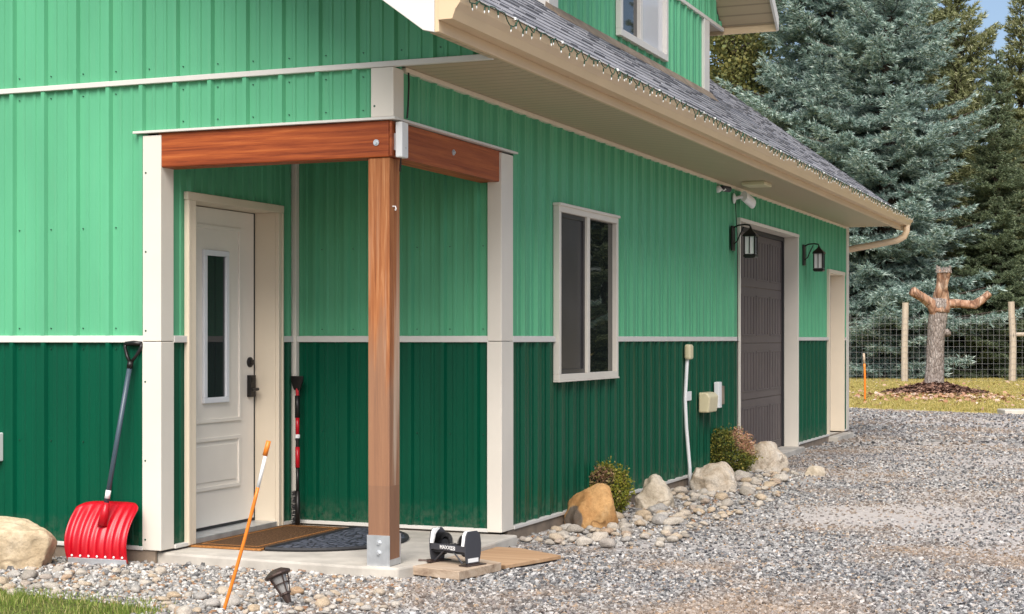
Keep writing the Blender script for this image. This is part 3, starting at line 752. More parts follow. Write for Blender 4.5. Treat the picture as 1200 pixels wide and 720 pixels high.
band(DX-3, DX-.001, DB+.014, DB+.58, 4.52, 4.53, 'dormer_soffit', 'soffit'); band(DX-3, DX-.001, DA-.58, DA-.014, 4.52, 4.53, 'dormer_soffit', 'soffit')
# dormer roof: two slopes overhanging the wall, soffit boards below, fascia on the rake
for sgn in (-1,1):
    ye = drid + sgn*(DB-drid+DEY); zr = dz(drid)+.06; zl = zr - DS*abs(ye-drid)
    xw, xo = -4.4, DX+DOH
    m = MB(); m.prism([(xo,drid,zr),(xo,ye,zl),(xo,ye,zl-.04),(xo,drid,zr-.04)], (xw-xo,0,0)); dr = part(m, 'dormer_roof', M['shingle'])
    m = MB(); m.prism([(xo-.025,drid+sgn*.001,zr-.045),(xo-.025,ye-sgn*.02,zl-.045+.016),(xo-.025,ye-sgn*.02,zl-.065+.016),(xo-.025,drid+sgn*.001,zr-.065)], (DX-xo+.03,0,0)); m.build('dormer_soffit', M['soffit'], house)
    m = MB(); m.prism([(xo+.001,drid,zr+.012),(xo+.001,ye,zl+.012),(xo+.001,ye,zl-.13),(xo+.001,drid,zr-.13)], (-.025,0,0)); part(m, 'dormer_rake_board', M['trim_white'])
    m = MB(); m.prism([(xo-.026,ye,zl),(xo-.026,ye+sgn*.02,zl),(xo-.026,ye+sgn*.02,zl-.13),(xo-.026,ye,zl-.13)], (DX-xo-1.5,0,0)); part(m, 'dormer_fascia', M['trim_tan'])

# ---- porch slab and pavings
m = MB(); m.prism([(RX-.25,.02,0),(-.145,-.06,0),(.06,-.04,0),(.13,.25,0),(.12,RY+.02,0),(RX-.02,RY+.02,0),(RX-.02,.02,0)][:6], (0,0,-.14)); o = m.build('porch_floor', M['concrete'], bevel=.012); tag(o, kind='structure')
# ------------------------------------------------------------------ fixtures on the house
def lantern(y, label):
    t = empty('wall_lantern', (.022, y, 1.99)); t.scale = (1.04,)*3; tag(t, label, 'lantern', 'black lanterns beside the garage door')
    m = MB(); m.box(0, .018, -.055, .055, .07, .30); m.build('wall_plate', M['black'], t, bevel=.005)
    m = MB(); m.tube([(.015,0,.285),(.06,0,.305),(.12,0,.310),(.165,0,.303),(.175,0,.28)], .008, 8); m.tube([(.015,0,.13),(.05,0,.16),(.07,0,.21),(.11,0,.29)], .006, 8)
    m.build('arm', M['black'], t, smooth=True)
    Mx = Matrix.Translation((.175,0,0))
    m = MB(); m.lathe([(0,.285),(.012,.28),(.016,.268),(.03,.255),(.075,.222),(.090,.205),(.088,.198),(.066,.196),(0,.196)], 4, Mx @ Matrix.Rotation(PI/4,4,'Z')); m.build('cap', M['black'], t)
    m = MB(); m.lathe([(0,.0),(.06,.0),(.080,.012),(.080,.028),(.066,.036),(0,.036)], 4, Mx @ Matrix.Rotation(PI/4,4,'Z'))
    for sx in (-1,1):
        for sy in (-1,1): m.box(.175+sx*.048-.006, .175+sx*.048+.006, sy*.048-.006, sy*.048+.006, .036, .197)
    m.box(.175-.004,.175+.004,-.052,-.048,.04,.195); m.box(.175-.052,.175-.048,-.004,.004,.04,.195); m.box(.175+.048,.175+.052,-.004,.004,.04,.195)
    m.build('cage', M['black'], t)
    m = MB(); m.box(.175-.044,.175+.044,-.044,.044,.037,.196); m.build('lamp_glass', M['lampglass'], t)
    return t
lantern(7.30, 'black wall lantern on the green wall just left of the garage door')
lantern(10.62, 'black wall lantern on the green wall between garage door and side door')

t = empty('security_camera', (.012, 6.80, 2.60)); tag(t, 'small white camera with dark housing under the soffit, nearer of two', 'camera'); t.scale = (.7,)*3
m = MB(); m.lathe([(.045,0),(.045,.015),(.03,.02),(0,.02)], 16, Matrix.Translation((.012,0,.02)) @ Matrix.Rotation(PI/2,4,'Y')); m.tube([(.03,0,.02),(.08,.02,.0),(.10,.03,.02)], .014, 8); m.build('mount', M['whitepl'], t)
m = MB(); m.tube([(.05,.02,.03),(.13,.13,.02)], [.042,.04], 12); m.build('camera_body', M['darkgrey'], t); m = MB(); m.lathe([(.05,0),(.046,.03),(.02,.05),(0,.05)], 12, Matrix.Translation((.03,-.09,.0)) @ Matrix.Rotation(R(60),4,'X')); m.build('lamp_head', M['whitepl'], t)
t = empty('security_camera', (.012, 7.36, 2.54)); tag(t, 'white barrel camera above the garage door with black cable hanging below', 'camera'); t.scale = (.7,.7,1)
m = MB(); m.lathe([(.05,0),(.05,.015),(.03,.03),(0,.03)], 16, Matrix.Translation((.012,0,.03)) @ Matrix.Rotation(PI/2,4,'Y')); m.tube([(.03,0,.03),(.10,.03,.045),(.13,.10,.04)], .016, 8); m.build('mount', M['whitepl'], t)
m = MB(); m.tube([(.14,.07,.055),(.19,.36,.0)], [.052,.055], 14); m.build('camera_body', M['whitepl'], t)
m = MB(); m.tube([(.022,.06,.02),(.022,.10,-.10),(.024,.16,-.30),(.024,.19,-.9),(.024,.20,-2.4)], .006, 6); m.build('cable', M['black'], t)
o = MB().box(.20,.42,6.95,7.25,2.655,2.689).build('soffit_light', M['creampl'], bevel=.008); tag(o, 'flat cream fixture on the soffit above the two cameras', 'light fixture')

t = empty('wireless_box', (.0145, .030, 2.18)); tag(t, 'white plastic wireless box on the timber beam corner with a thin black cable', 'receiver')
m = MB(); m.box(.012, .052, -.03, .050, .01, .20); m.build('casing', M['whitepl'], t, bevel=.006)
m = MB(); m.box(0, .012, -.02, .03, .05, .14); m.box(.0525,.0535,.01,.022,.06,.066); m.build('bracket', M['galv'], t)
m = MB(); m.tube([(.024,.09,.232),(.030,.09,.30),(.03,.10,.42),(.028,.10,.48)], .005, 6); m.build('cable', M['black'], t); m = MB(); m.tube([(.02,.02,.01),(.018,.025,-.03),(.01,.03,-.06),(.004,.04,-.05),(.004,.05,.0)], .004, 6); m.build('cable', M['black'], t)

t = empty('conduit', (.026, 5.67, 0)); tag(t, 'white plastic conduit running up the dark green wall to a cream box', 'conduit')
m = MB(); m.tube([(.03,.03,-.12),(.028,.02,.10),(.012,-.03,.45),(.006,-.05,.7),(.010,-.01,.98),(.012,0,1.06)], .016, 10); m.build('pipe', M['whitepl'], t, smooth=True)
m = MB(); m.box(-.002, .055, -.055, .055, 1.04, 1.17); m.build('junction_box', M['creampl'], t, bevel=.018)
m = MB(); m.box(-.004, .006, .0, .16, .68, .76); m.build('strap', M['whitepl'], t, bevel=.003)
o = MB().prism([(.02,6.10,.56),(.11,6.10,.56),(.125,6.10,.70),(.095,6.10,.735),(.02,6.10,.74)], (0,.30,0)).build('outlet_cover', M['creampl'], bevel=.012); tag(o, 'cream weatherproof outlet cover above the round bush', 'outlet cover')
t = empty('outlet_box', (.02, 6.68, .58)); tag(t, 'narrow white and brown box on the wall right of the cream outlet cover', 'outlet box')
m = MB(); m.box(0,.05,-.05,.05,0,.24); m.build('box', M['whitepl'], t, bevel=.006); m = MB(); m.box(.02,.06,.052,.11,.03,.20); m.build('cover', M['footing'], t, bevel=.004)
o = MB().box(-2.68,-2.566,-.05,-.004,.49,.66).build('outlet_cover', M['whitepl'], bevel=.006); tag(o, 'white outlet plate on the dark green gable wall at the left', 'outlet cover')

# string lights along the gutter: wire, clips and bulbs
t = empty('string_lights', (EX+.128, YF, 2.845)); tag(t, 'string of mini lights on green wire clipped along the gutter edge', 'string lights')
L0 = YB-YF
pts = []; bulbs = []; y = 0.0; r_ = random.Random(5)
while y < L0-.1:
    drop = r_.uniform(.008,.05); w = r_.uniform(.10,.19)
    for k in range(5):
        a = k/5; pts.append((.004+r_.uniform(0,.010), y+w*a, -drop*math.sin(PI*a)+r_.uniform(-.004,.004)))
    bulbs.append((y+w*.5, -drop)); 
    if r_.random() < .5: bulbs.append((y+w*.85, -drop*.4))
    y += w
m = MB(); m.tube(pts, .003, 5, cap=False); wirep = m.build('wire', M['greenwire'], t)
def bulb(mb, y, z, x=.006):
    a = r_.uniform(-.5,.5); b = r_.uniform(-.3,.3); d = Vector((b*.4,a*.5,-1)).normalized(); p = Vector((x,y,z))
    mb.tube([p, p+d*.020], .0045, 6, 0); mb.tube([p+d*.020, p+d*.029, p+d*.034], [.0034,.0032,.001], 6, 1)
for y, z in bulbs[:95]:
    m = MB(); bulb(m, y, z); m.build('bulb', [M['greenwire'], M['bulbwhite']], t, fix=False)
m = MB()
for y, z in bulbs[95:]: bulb(m, y, z)
o = m.build('bulb', [M['greenwire'], M['bulbwhite']], t, fix=False); tag(o, kind='stuff')
m = MB(); y = .05
while y < L0: m.box(-.008,.006,y,y+.006,-.006,.008); y += r_.uniform(.3,.9)
o = m.build('clip', M['bulbwhite'], t); tag(o, kind='stuff')

# ------------------------------------------------------------------ things on and by the porch
t = empty('door_mat', (-1.21, .80, .003)); tag(t, 'rectangular brown coir mat with orange border in front of the door', 'doormat')
m = MB(); m.box(-.225,.225,-.515,.555,0,.012); m.build('mat_pile', M['coir'], t)
m = MB(); m.box(-.25,.25,-.54,-.516,0,.010); m.box(-.25,.25,.556,.58,0,.010); m.box(-.25,-.226,-.516,.556,0,.010); m.box(.226,.25,-.516,.556,0,.010)
m.box(-.18,.18,-.47,-.458,.0121,.0135); m.box(-.18,.18,.498,.51,.0121,.0135); m.box(-.192,-.18,-.47,.51,.0121,.0135); m.box(.18,.192,-.47,.51,.0121,.0135); m.build('mat_border', M['coiredge'], t)
pl = [(-.94,.30+1.1*i/30) for i in (30,)]
hp = [( -.945+.575*math.sin(PI*i/30), .845-.555*math.cos(PI*i/30)) for i in range(31)]
o = MB().prism([(x,y,.002) for x,y in hp], (0,0,.012)).build('half_round_mat', M['pebblemat'], bevel=.004); tag(o, 'half round slate blue rubber mat behind the timber post', 'doormat')
t2 = MB(); t2.tube([(x,y,.012) for x,y in hp]+[(hp[0][0],hp[0][1],.012)], .012, 6, cap=False); t2.build('mat_rim', M['rubber'], o)

# wooden board with the boot brush on it, and the plywood sheet behind
bc = [(.0,.115),(.40,-.005),(.475,.40),(.085,.60)]
o = MB().prism([(x,y,-.052) for x,y in bc], (0,0,.048)).build('wooden_board', M['board'], bevel=.004); tag(o, 'weathered square wooden board on the gravel under the boot brush', 'board')
pc = [(.13,.50),(.47,.33),(.60,.62),(.66,1.02),(.36,1.30),(-.10,1.30)]
pc = [(.12,.62),(.47,.45),(.62,.95),(.28,1.16),(.13,1.16)]
o = MB().prism([(x,y,-.050) for x,y in pc], (0,0,.022)).build('plywood_sheet', M['ply'], bevel=.003); tag(o, 'orange brown sheet lying on the gravel behind the wooden board', 'sheet')

def text_mesh(name, body, size, mat, parent, mtx, ext=.0008):
    c = D.curves.new(name, 'FONT'); c.body = body; c.size = size; c.extrude = ext; c.align_x = 'CENTER'; c.align_y = 'CENTER'; c.offset = size*.012
    ob = D.objects.new(name, c); COL.objects.link(ob)
    bpy.context.view_layer.update()
    me = D.meshes.new_from_object(ob.evaluated_get(bpy.context.evaluated_depsgraph_get()))
    D.objects.remove(ob); D.curves.remove(c)
    me.materials.clear(); me.materials.append(mat)
    o = link(name, me, parent); o.matrix_local = mtx; return o
t = empty('boot_brush', (.255, .27, -.003), R(-19)); tag(t, 'black and white boot brush scraper standing on the wooden board', 'boot brush'); t.scale = (.92,)*3
def plate_poly(x):
    return [(x,-.055,.012),(x,.055,.012),(x,.068,.06),(x,.072,.12),(x,.062,.175),(x,.035,.20),(x,-.045,.20),(x,-.060,.175),(x,-.070,.12),(x,-.066,.06)]
for s in (-1,1):
    m = MB(); m.prism(plate_poly(s*.142-.004), (.008,0,0)); sp = m.build('side_plate', M['darkgrey'], t, bevel=.002)
    m = MB(); x0 = s*.142-.004 - (0 if s<0 else .022) ; x0 = -.138 if s<0 else .1155
    a = [(x0,-.071,.115),(x0,-.061,.176),(x0,-.046,.199),(x0,-.005,.2005),(x0,-.028,.185),(x0,-.046,.165),(x0,-.056,.115)]
    m.prism(a, (.0225,0,0)); m.build('white_accent', M['whitepl'], sp)
    # curved side brush
    m = MB(); xb = s*.122
    for i in range(9):
        for j in range(26):
            a = PI*(j+.5)/26; rr = .050+r_.uniform(-.004,.004)
            p0 = Vector((s*(.128-i*.006), .0-.052*math.cos(a)*.75, .105+.052*math.sin(a)*.9))
            d = Vector((-s*.35, -math.cos(a), math.sin(a))).normalized()
            m.tube([p0, p0+d*.026], [.0035,.0022], 4, cap=False)
    m.tube([(s*.137,0,.09),(s*.085,0,.09)], .048, 16)
    m.build('side_brush', M['rubber'], t, fix=False)
    m = MB(); m.box(s*.142-.035, s*.142+.035, -.085, .085, .0, .006); m.box(s*.142-.012, s*.142+.012, -.05, .05, .006, .012); m.build('foot_scraper', M['bronze'], t, bevel=.002)
m = MB(); m.box(-.137,.137,-.066,-.050,.078,.114); fb = m.build('front_bar', M['darkgrey'], t, bevel=.003)
m = MB(); m.box(-.137,.137,-.045,.06,.062,.085)
m.build('brush_bed', M['darkgrey'], t)
m = MB()
for i in range(38):
    for j in range(9):
        x = -.115+.23*i/37+r_.uniform(-.002,.002); y = -.038+.085*j/8
        m.tube([(x,y,.085),(x+r_.uniform(-.006,.006),y+r_.uniform(-.006,.006),.108+r_.uniform(-.005,.005))], [.0035,.002], 4, cap=False)
m.build('bottom_brush', M['rubber'], t, fix=False)
for s in (-1,1):
    m = MB(); m.tube([(s*.035,-.055,.078),(s*.112,-.055,.012)], .005, 8); m.build('brace', M['darkgrey'], t)
m = MB(); m.tube([(-.15,-.06,.006),(-.20,-.105,.010)], .007, 8); m.lathe([(0,-.004),(.016,-.004),(.016,.012),(0,.012)], 12, Matrix.Translation((-.115,-.10,.010))); m.tube([(-.15,-.05,.008),(-.115,-.10,.008)], .006, 6); m.build('clamp', M['bronze'], t)
text_mesh('lettering', 'MAXX', .030, M['whitepl'], fb, Matrix.Translation((-.018,-.0668,.097)) @ Matrix.Rotation(PI/2,4,'X'))
m = MB(); m.box(.026,.062,-.0672,-.0662,.086,.108); lp = m.build('logo_panel', M['whitepl'], fb)
text_mesh('lettering', 'HD', .021, M['darkgrey'], lp, Matrix.Translation((.044,-.0676,.097)) @ Matrix.Rotation(PI/2,4,'X'), .0003)
m = MB(); m.box(.1462,.1470,-.045,.045,.018,.042); m.build('label_strip', M['whitepl'], t)

# snow shovel leaning on the gable wall
t = empty('snow_shovel', (-1.735, -.205, GZ)); tag(t, 'red snow shovel with slate blue shaft leaning on the dark green gable wall', 'shovel')
nu, nv = 64, 18; vs = []; fs = []
bw, bh = .392, .325
def blade(u, v):
    """u across -1..1, v up 0..1"""
    x = u*bw/2*(1+.03*v)
    curl = .085*math.sin(PI*min(1,v*1.02))*1.0 - .02*v          # scooped face, bulging to the wall
    y = .055*v + .075*(v**2) - .075*math.sin(PI*v)*.55
    ridge = .0085*math.cos(u*PI*7.5 + .9*u*v)*min(1,v*5)*min(1,(1-v)*6)
    ridge *= 1 - .6*math.exp(-((u)/.10)**2)
    y += .05*(1-u*u)*v*.8 - .05*abs(u)**6*(.3+.7*v)
    z = bh*v - .030*abs(u)**8*v
    return (x, y-ridge, .02+z)
for j in range(nv+1):
    for i in range(nu+1): vs.append(blade(-1+2*i/nu, j/nv))
for j in range(nv):
    for i in range(nu): a = j*(nu+1)+i; fs.append((a,a+1,a+nu+2,a+nu+1))
m = MB(); m.add(vs, fs); b = m.build('blade', M['red_plastic'], t, smooth=True, fix=False, rot=(0,0,R(3)))
so = b.modifiers.new('thick','SOLIDIFY'); so.thickness = .006
m = MB(); m.box(-bw/2+.004, bw/2-.004, -.018, -.004, -.004, .040); st = m.build('wear_strip', M['galv'], b, bevel=.002)
for k in range(7):
    m = MB(); x = -bw*.42+bw*.84*k/6; m.lathe([(.007,0),(.006,.003),(0,.004)], 10, Matrix.Translation((x,-.016,.052)) @ Matrix.Rotation(PI/2,4,'X')); m.build('rivet', M['whitepl'], b)
p0 = Vector((-.010,.045,.20)); p1 = Vector((.100,.158,1.13)); dd = (p1-p0)
m = MB(); m.tube([p0+dd*.02, p0+dd*.10, p0+dd*.16], [.030,.024,.017], 12); m.build('socket', M['red_plastic'], t, smooth=True)
m = MB(); m.tube([p0+dd*.12, p1], .0145, 12); sh_ = m.build('shaft', M['shaft'], t, smooth=True)
m = MB(); m.tube([p0+dd*.185, p0+dd*.235], .0152, 12); m.build('shaft_label', M['whitepl'], sh_, smooth=True)
u = dd.normalized(); sx = Vector((1,0,0)); 
m = MB(); q = p1
m.tube([q-u*.02, q+u*.02], .018, 10)
m.tube([q+u*.01, q+u*.05+sx*-.030, q+u*.10+sx*-.055, q+u*.125+sx*-.052], .010, 8); m.tube([q+u*.01, q+u*.05+sx*.030, q+u*.10+sx*.055, q+u*.125+sx*.052], .010, 8)
m.tube([q+u*.122+sx*-.056, q+u*.126, q+u*.122+sx*.056], [.013,.015,.013], 10); m.build('grip', M['black'], t, smooth=True)

# snow brush standing in the inner corner
t = empty('snow_brush', (-1.360, 1.385, .003)); tag(t, 'black and red snow brush standing upright in the porch corner', 'snow brush'); t.scale = (.78,.78,1)
ax = lambda f: Vector((-.030*f, .045*f, .95*f))
m = MB(); m.tube([ax(.0), ax(.24)], [.022,.020], 10); m.tube([ax(.22), ax(.40)], .015, 10); m.build('lower_shaft', M['black'], t, smooth=True)
m = MB()
for i in range(26):
    for j in (-1,0,1):
        p = ax(.01+.23*i/25); m.tube([p, p+Vector((-.045+r_.uniform(-.006,.006), -.012+j*.012, r_.uniform(-.01,.006)))], [.004,.002], 4, cap=False)
m.build('bristles', M['rubber'], t, fix=False)
m = MB(); m.tube([ax(.40), ax(.54)], .019, 10); m.build('red_sleeve', M['red_plastic'], t, smooth=True)
m = MB(); m.tube([ax(.54), ax(.60)], .016, 10); m.tube([ax(.585), ax(.60)], .020, 10); m.build('collar', M['black'], t)
m = MB(); m.tube([ax(.60), ax(.625)], .021, 10); m.build('clamp', M['whitepl'], t)
m = MB(); m.tube([ax(.625), ax(.74)], .017, 10); m.build('red_sleeve', M['red_plastic'], t, smooth=True)
m = MB(); m.tube([ax(.74), ax(.89)], .021, 10); m.build('grip', M['black'], t, smooth=True)
m = MB(); m.tube([ax(.89), ax(.94)], .014, 10); m.build('neck', M['red_plastic'], t)
m = MB(); q = ax(.93); m.prism([(q.x-.028,q.y-.012,q.z),(q.x+.028,q.y-.012,q.z),(q.x+.055,q.y-.012,q.z+.055),(q.x+.058,q.y-.012,q.z+.09),(q.x-.058,q.y-.012,q.z+.09),(q.x-.055,q.y-.012,q.z+.055)], (0,.02,0)); m.build('scraper_head', M['black'], t, bevel=.003)

# driveway marker stakes
def stake(name, base, top, bands, rad, label):
    t = empty(name, base); tag(t, label, 'marker stake')
    b = Vector((0,0,-.05)); e = Vector(top)-Vector(base)
    for f0, f1, mat in bands:
        m = MB(); n = max(2, int((f1-f0)*14)); bend = Vector((.012,0,0))
        m.tube([b.lerp(e, f0+(f1-f0)*k/n)+bend*math.sin(PI*(f0+(f1-f0)*k/n)) for k in range(n+1)], rad, 8); m.build('rod', M[mat], t, smooth=True)
    return t
d = 7.45
bx, by, _ = at(258, d); 
tp = CAM + FW*d + RT*((315-600)/1863*d); tp.z = 1.22-(517-397)/1863*d
t = stake('marker_stake', (bx,by,GZ), tp, ((0,.745,'orange'),(.745,.925,'whitepl')), .0085, 'orange fibreglass stake with a white section leaning in the pebbles by the porch')
m = MB(); e = tp-Vector((bx,by,GZ)); b0 = Vector((0,0,-.05)); m.tube([b0.lerp(e,.92), b0.lerp(e,1.0)], [.0125,.0115], 10); m.build('cap', M['orange'], t, smooth=True)
bx, by, _ = at(1013.5, 31.5); stake('marker_stake', (bx,by,GZ), (bx-.02,by,.93), ((0,.80,'orange'),(.80,1.0,'board')), .022, 'thin orange stake with a wooden top in the lawn near the fence')

# tilted solar path light in the pebbles
bx, by, _ = at(340, 7.62)
t = empty('solar_light', (bx, by, GZ+.0), R(22)); tag(t, 'bronze solar path light tilted over in the pebbles', 'path light')
T = Matrix.Rotation(R(-24), 4, 'Y') @ Matrix.Rotation(R(-10),4,'X')
m = MB(); m.lathe([(.006,-.08),(.010,.0),(.020,.045),(.022,.055),(.030,.058),(.030,.066),(0,.066)], 12, T); m.build('stem', M['bronze'], t)
m = MB()
for k in range(5):
    a = 2*PI*k/5+.3; m.tube([T @ Vector((.024*math.cos(a),.024*math.sin(a),.06)), T @ Vector((.048*math.cos(a),.048*math.sin(a),.150))], .0035, 6)
m.tube([T @ Vector((.038*math.cos(2*PI*k/20),.038*math.sin(2*PI*k/20),.112)) for k in range(21)], .003, 6, cap=False); m.build('cage', M['bronze'], t)
m = MB(); m.lathe([(.02,.068),(.040,.148),(0,.15)], 14, T); m.build('lens', glass('clear_plastic_lens', (.28,.27,.26), .1), t)
m = MB(); m.lathe([(0,.148),(.058,.150),(.066,.156),(.066,.164),(.055,.172),(.03,.186),(0,.190)], 18, T); m.build('cap', M['bronze'], t)

# ------------------------------------------------------------------ boulders and cobbles
def rock_mesh(name, sx, sy, sz, seed, mat, sub=4, rough=.22, flat=.35):
    import bmesh
    bm = bmesh.new(); bmesh.ops.create_icosphere(bm, subdivisions=sub, radius=1)
    o = Vector((seed*3.7, seed*1.3, seed*2.1))
    planes = [(Vector((rnd.gauss(0,1),rnd.gauss(0,1),rnd.gauss(0,.8))).normalized(), rnd.uniform(.70,.92)) for _ in range(9)]
    for v in bm.verts:
        p = v.co.copy()
        for n, dd_ in planes:
            k = p.dot(n)
            if k > dd_: p -= n*(k-dd_)*.94
        p *= 1 + rough*noise.noise(p*1.1+o) + rough*.38*noise.noise(p*2.7+o)  + rough*.20*noise.noise(p*6+o) + rough*.08*noise.noise(p*15+o)
        if p.z < -flat: p.z = -flat + (p.z+flat)*.3
        v.co = Vector((p.x*sx, p.y*sy, (p.z+flat)*sz))
    me = D.meshes.new(name); bm.to_mesh(me); bm.free(); me.materials.append(mat)
    me.polygons.foreach_set('use_smooth', [True]*len(me.polygons)); return me
S_or = stone('orange_boulder', (.40,.19,.065), (.56,.33,.14), (.60,.44,.26), 3.0, spot=(.17,.135,.105), at_=(-.12,-.13,.08))
S_cr = stone('cream_boulder', (.38,.31,.22), (.58,.50,.39), (.66,.61,.53), 3.0)
S_tn = stone('tan_boulder', (.36,.27,.18), (.60,.52,.42), (.68,.64,.58), 4.0)
S_bf = stone('buff_boulder', (.44,.33,.20), (.62,.50,.34), (.70,.60,.46), 2.2)
S_cb = stone('river_cobble', (.42,.38,.33), (.62,.57,.50), (.76,.72,.66), 9.0, obj_random=True)
def boulder(x, y, sx, sy, sz, seed, mat, rz, label, sub=5, **kw):
    o = link('boulder', rock_mesh('boulder', sx, sy, sz, seed, mat, sub, **kw), None, (x,y,GZ-.02), (0,0,rz)); tag(o, label, 'boulder'); return o
boulder(.235, 2.62, .185, .15, .235, 1, S_or, 0, 'rounded orange boulder with a grey brown patch beside the first bush')
boulder(.245, 3.98, .155, .17, .185, 2, S_cr, .2, 'pale cream boulder right of the smaller yellowish bush')
boulder(.30, 5.50, .20, .24, .205, 3, S_tn, 1.0, 'lumpy tan boulder in front of the larger round bush')
boulder(.29, 7.53, .21, .20, .235, 4, S_tn, .1, 'blocky pale boulder at the corner of the garage door')
boulder(-2.215, -.42, .34, .20, .245, 5, S_bf, .15, 'large buff boulder left of the red snow shovel', rough=.16)
o = boulder(.85, 7.17, .11, .07, .085, 6, S_cr, .9, 'lone tan stone on the gravel in front of the garage door', sub=4)

cob = [rock_mesh('river_stone', 1, rnd.uniform(.75,1.0), rnd.uniform(.55,.75), 20+i, S_cb, 3, .16, .45) for i in range(9)]
placed = [(.235,2.62,.20),(.245,3.98,.2),(.30,5.5,.24),(.29,7.53,.24),(.05,3.3,.2),(-.0,7.0,.3)]
def cobble(x, y, r, label, group):
    for (a, b, c) in placed:
        if (a-x)**2+(b-y)**2 < (c+r*.75)**2: return False
    placed.append((x,y,r*.8))
    k = r*rnd.uniform(.85,1.15)
    o = D.objects.new('river_stone', rnd.choice(cob)); COL.objects.link(o)
    o.location = (x,y,ground_z(x,y)-r*.05+(.012 if x > 0 else .008)); o.rotation_euler = (rnd.uniform(-.25,.25),rnd.uniform(-.25,.25),rnd.uniform(0,6.3)); o.scale = (k*rnd.uniform(.9,1.25),k,k)
    tag(o, label, 'stone', group); return True
n = 0; tries = 0
while n < 205 and tries < 9000:
    tries += 1
    y = 1.55+5.9*rnd.random()**1.25; xm = 1.0 if 1.7 < y < 5.5 else .75
    x = rnd.uniform(.08, xm)*1.0
    r = rnd.choice((.024,.028,.032,.036,.04,.045,.055,.07)) * (1 if x < .75 else .85)
    if cobble(x, y, r, 'pale rounded river stone in the bed along the green side wall', 'river stones along the side wall'): n += 1
n = 0; tries = 0
while n < 90 and tries < 9000:
    tries += 1
    px = rnd.uniform(-20, 470); dpt = rnd.uniform(7.25, 8.0) if px > 190 else rnd.uniform(7.9, 8.75)
    x, y, _ = at(px, dpt)
    if y > -.35 or (x+.27)**2+(y+1.24)**2 < .004 or (x+.07)**2+(y+.95)**2 < .008: continue
    if px > 330 and dpt > 7.9 and rnd.random() < .7: continue
    r = rnd.choice((.018,.022,.026,.03,.036,.045)) * (1.0 if px < 430 else .8)
    if cobble(x, y, r, 'pale rounded stone in the pebble strip before the porch', 'stones in the pebble strip'): n += 1
# ------------------------------------------------------------------ gravel: loose stones nobody could count
CUBE = np.array([(-1,-1,-1),(1,-1,-1),(1,1,-1),(-1,1,-1),(-1,-1,1),(1,-1,1),(1,1,1),(-1,1,1)], dtype=np.float32)*.5
CF = np.array([(0,3,2,1),(4,5,6,7),(0,1,5,4),(1,2,6,5),(2,3,7,6),(3,0,4,7)])
def rot_mats(n, tilt):
    a = rng.uniform(0,2*PI,n); b = rng.normal(0,tilt,n); c = rng.normal(0,tilt,n)
    ca,sa,cb,sb,cc,sc_ = np.cos(a),np.sin(a),np.cos(b),np.sin(b),np.cos(c),np.sin(c)
    Z = np.zeros((n,3,3)); Z[:,0,0]=ca; Z[:,0,1]=-sa; Z[:,1,0]=sa; Z[:,1,1]=ca; Z[:,2,2]=1
    X = np.zeros((n,3,3)); X[:,0,0]=1; X[:,1,1]=cb; X[:,1,2]=-sb; X[:,2,1]=sb; X[:,2,2]=cb
    Y = np.zeros((n,3,3)); Y[:,0,0]=cc; Y[:,0,2]=sc_; Y[:,1,1]=1; Y[:,2,0]=-sc_; Y[:,2,2]=cc
    return Z @ X @ Y
def gravel_mesh(name, xy, size, mat, rounder=False, pz=None):
    n = len(xy)
    z = np.array([ground_z(x, y) for x, y in xy]) if pz is None else pz
    if rounder:
        import bmesh
        bm = bmesh.new(); bmesh.ops.create_icosphere(bm, subdivisions=1, radius=.5)
        tv = np.array([v.co for v in bm.verts]); tf = np.array([[q.index for q in f.verts] for f in bm.faces]); bm.free(); jit = .07
    else: tv, tf, jit = CUBE*.92, CF, .20
    s = size[:,None]*np.stack([rng.uniform(.75,1.35,n), rng.uniform(.65,1.0,n), rng.uniform(.40,.75,n)],1)
    V = (tv[None] + rng.uniform(-jit,jit,(n,len(tv),3)))*s[:,None,:]
    V = np.einsum('nij,nkj->nki', rot_mats(n, .45), V)
    V += np.concatenate([xy, (z+size*rng.uniform(.02,.28,n))[:,None]],1)[:,None,:]
    F = (tf[None]+np.arange(n)[:,None,None]*len(tv)).reshape(-1,tf.shape[1])
    return np_mesh(name, V.reshape(-1,3), F, mat, smooth=rounder)
def scatter(d0, d1, p0, p1, dens):
    """uniform points on the ground between two depths and two photo columns"""
    area = (d1*d1-d0*d0)/2*(p1-p0)/1863; n = int(area*dens)
    d = np.sqrt(rng.uniform(d0*d0, d1*d1, n)); l = rng.uniform(p0-600, p1-600, n)/1863*d
    return np.stack([CAM.x+FW.x*d+RT.x*l, CAM.y+FW.y*d+RT.y*l],1), d
def keep(xy, strip=False):
    x, y = xy[:,0], xy[:,1]
    
    k = ((x > .03) | (y < -.035) | (y > 13.55))
    k &= ~((x > -1.7)&(x < .14)&(y > -.07)&(y < 1.55)&(y > -.07+.03))
    k &= ~((x > .0)&(x < .42)&(y > .06)&(y < .56)); k &= ~((x > .14)&(x < .60)&(y > .55)&(y < 1.15))
    k &= ~((x < .12)&(y > 7.55)&(y < 10.4)); k &= ~((x<.15)&(y>12.1)&(y<13.3))
    return k
def patchn(x, y): return np.array([noise.noise(Vector((a*.55,b*.55,7.7)))+.5*noise.noise(Vector((a*1.5,b*1.5,2.2))) for a, b in zip(x, y)])
dustc = [(2.05,3.9,1.1,.92),(3.0,3.2,1.1,.75),(1.5,7.6,1.2,.8),(2.6,6.2,1.6,.7),(3.2,10,2.2,.6),(1.0,11.5,1.6,.5),(1.5,1.6,.5,.4)]
def density(xy):
    p = patchn(xy[:,0], xy[:,1]); q = np.clip(.95+.7*p, .35, 1.0)
    q *= 1-.93*np.array([dust(x, y) for x, y in xy])**.8
    return q
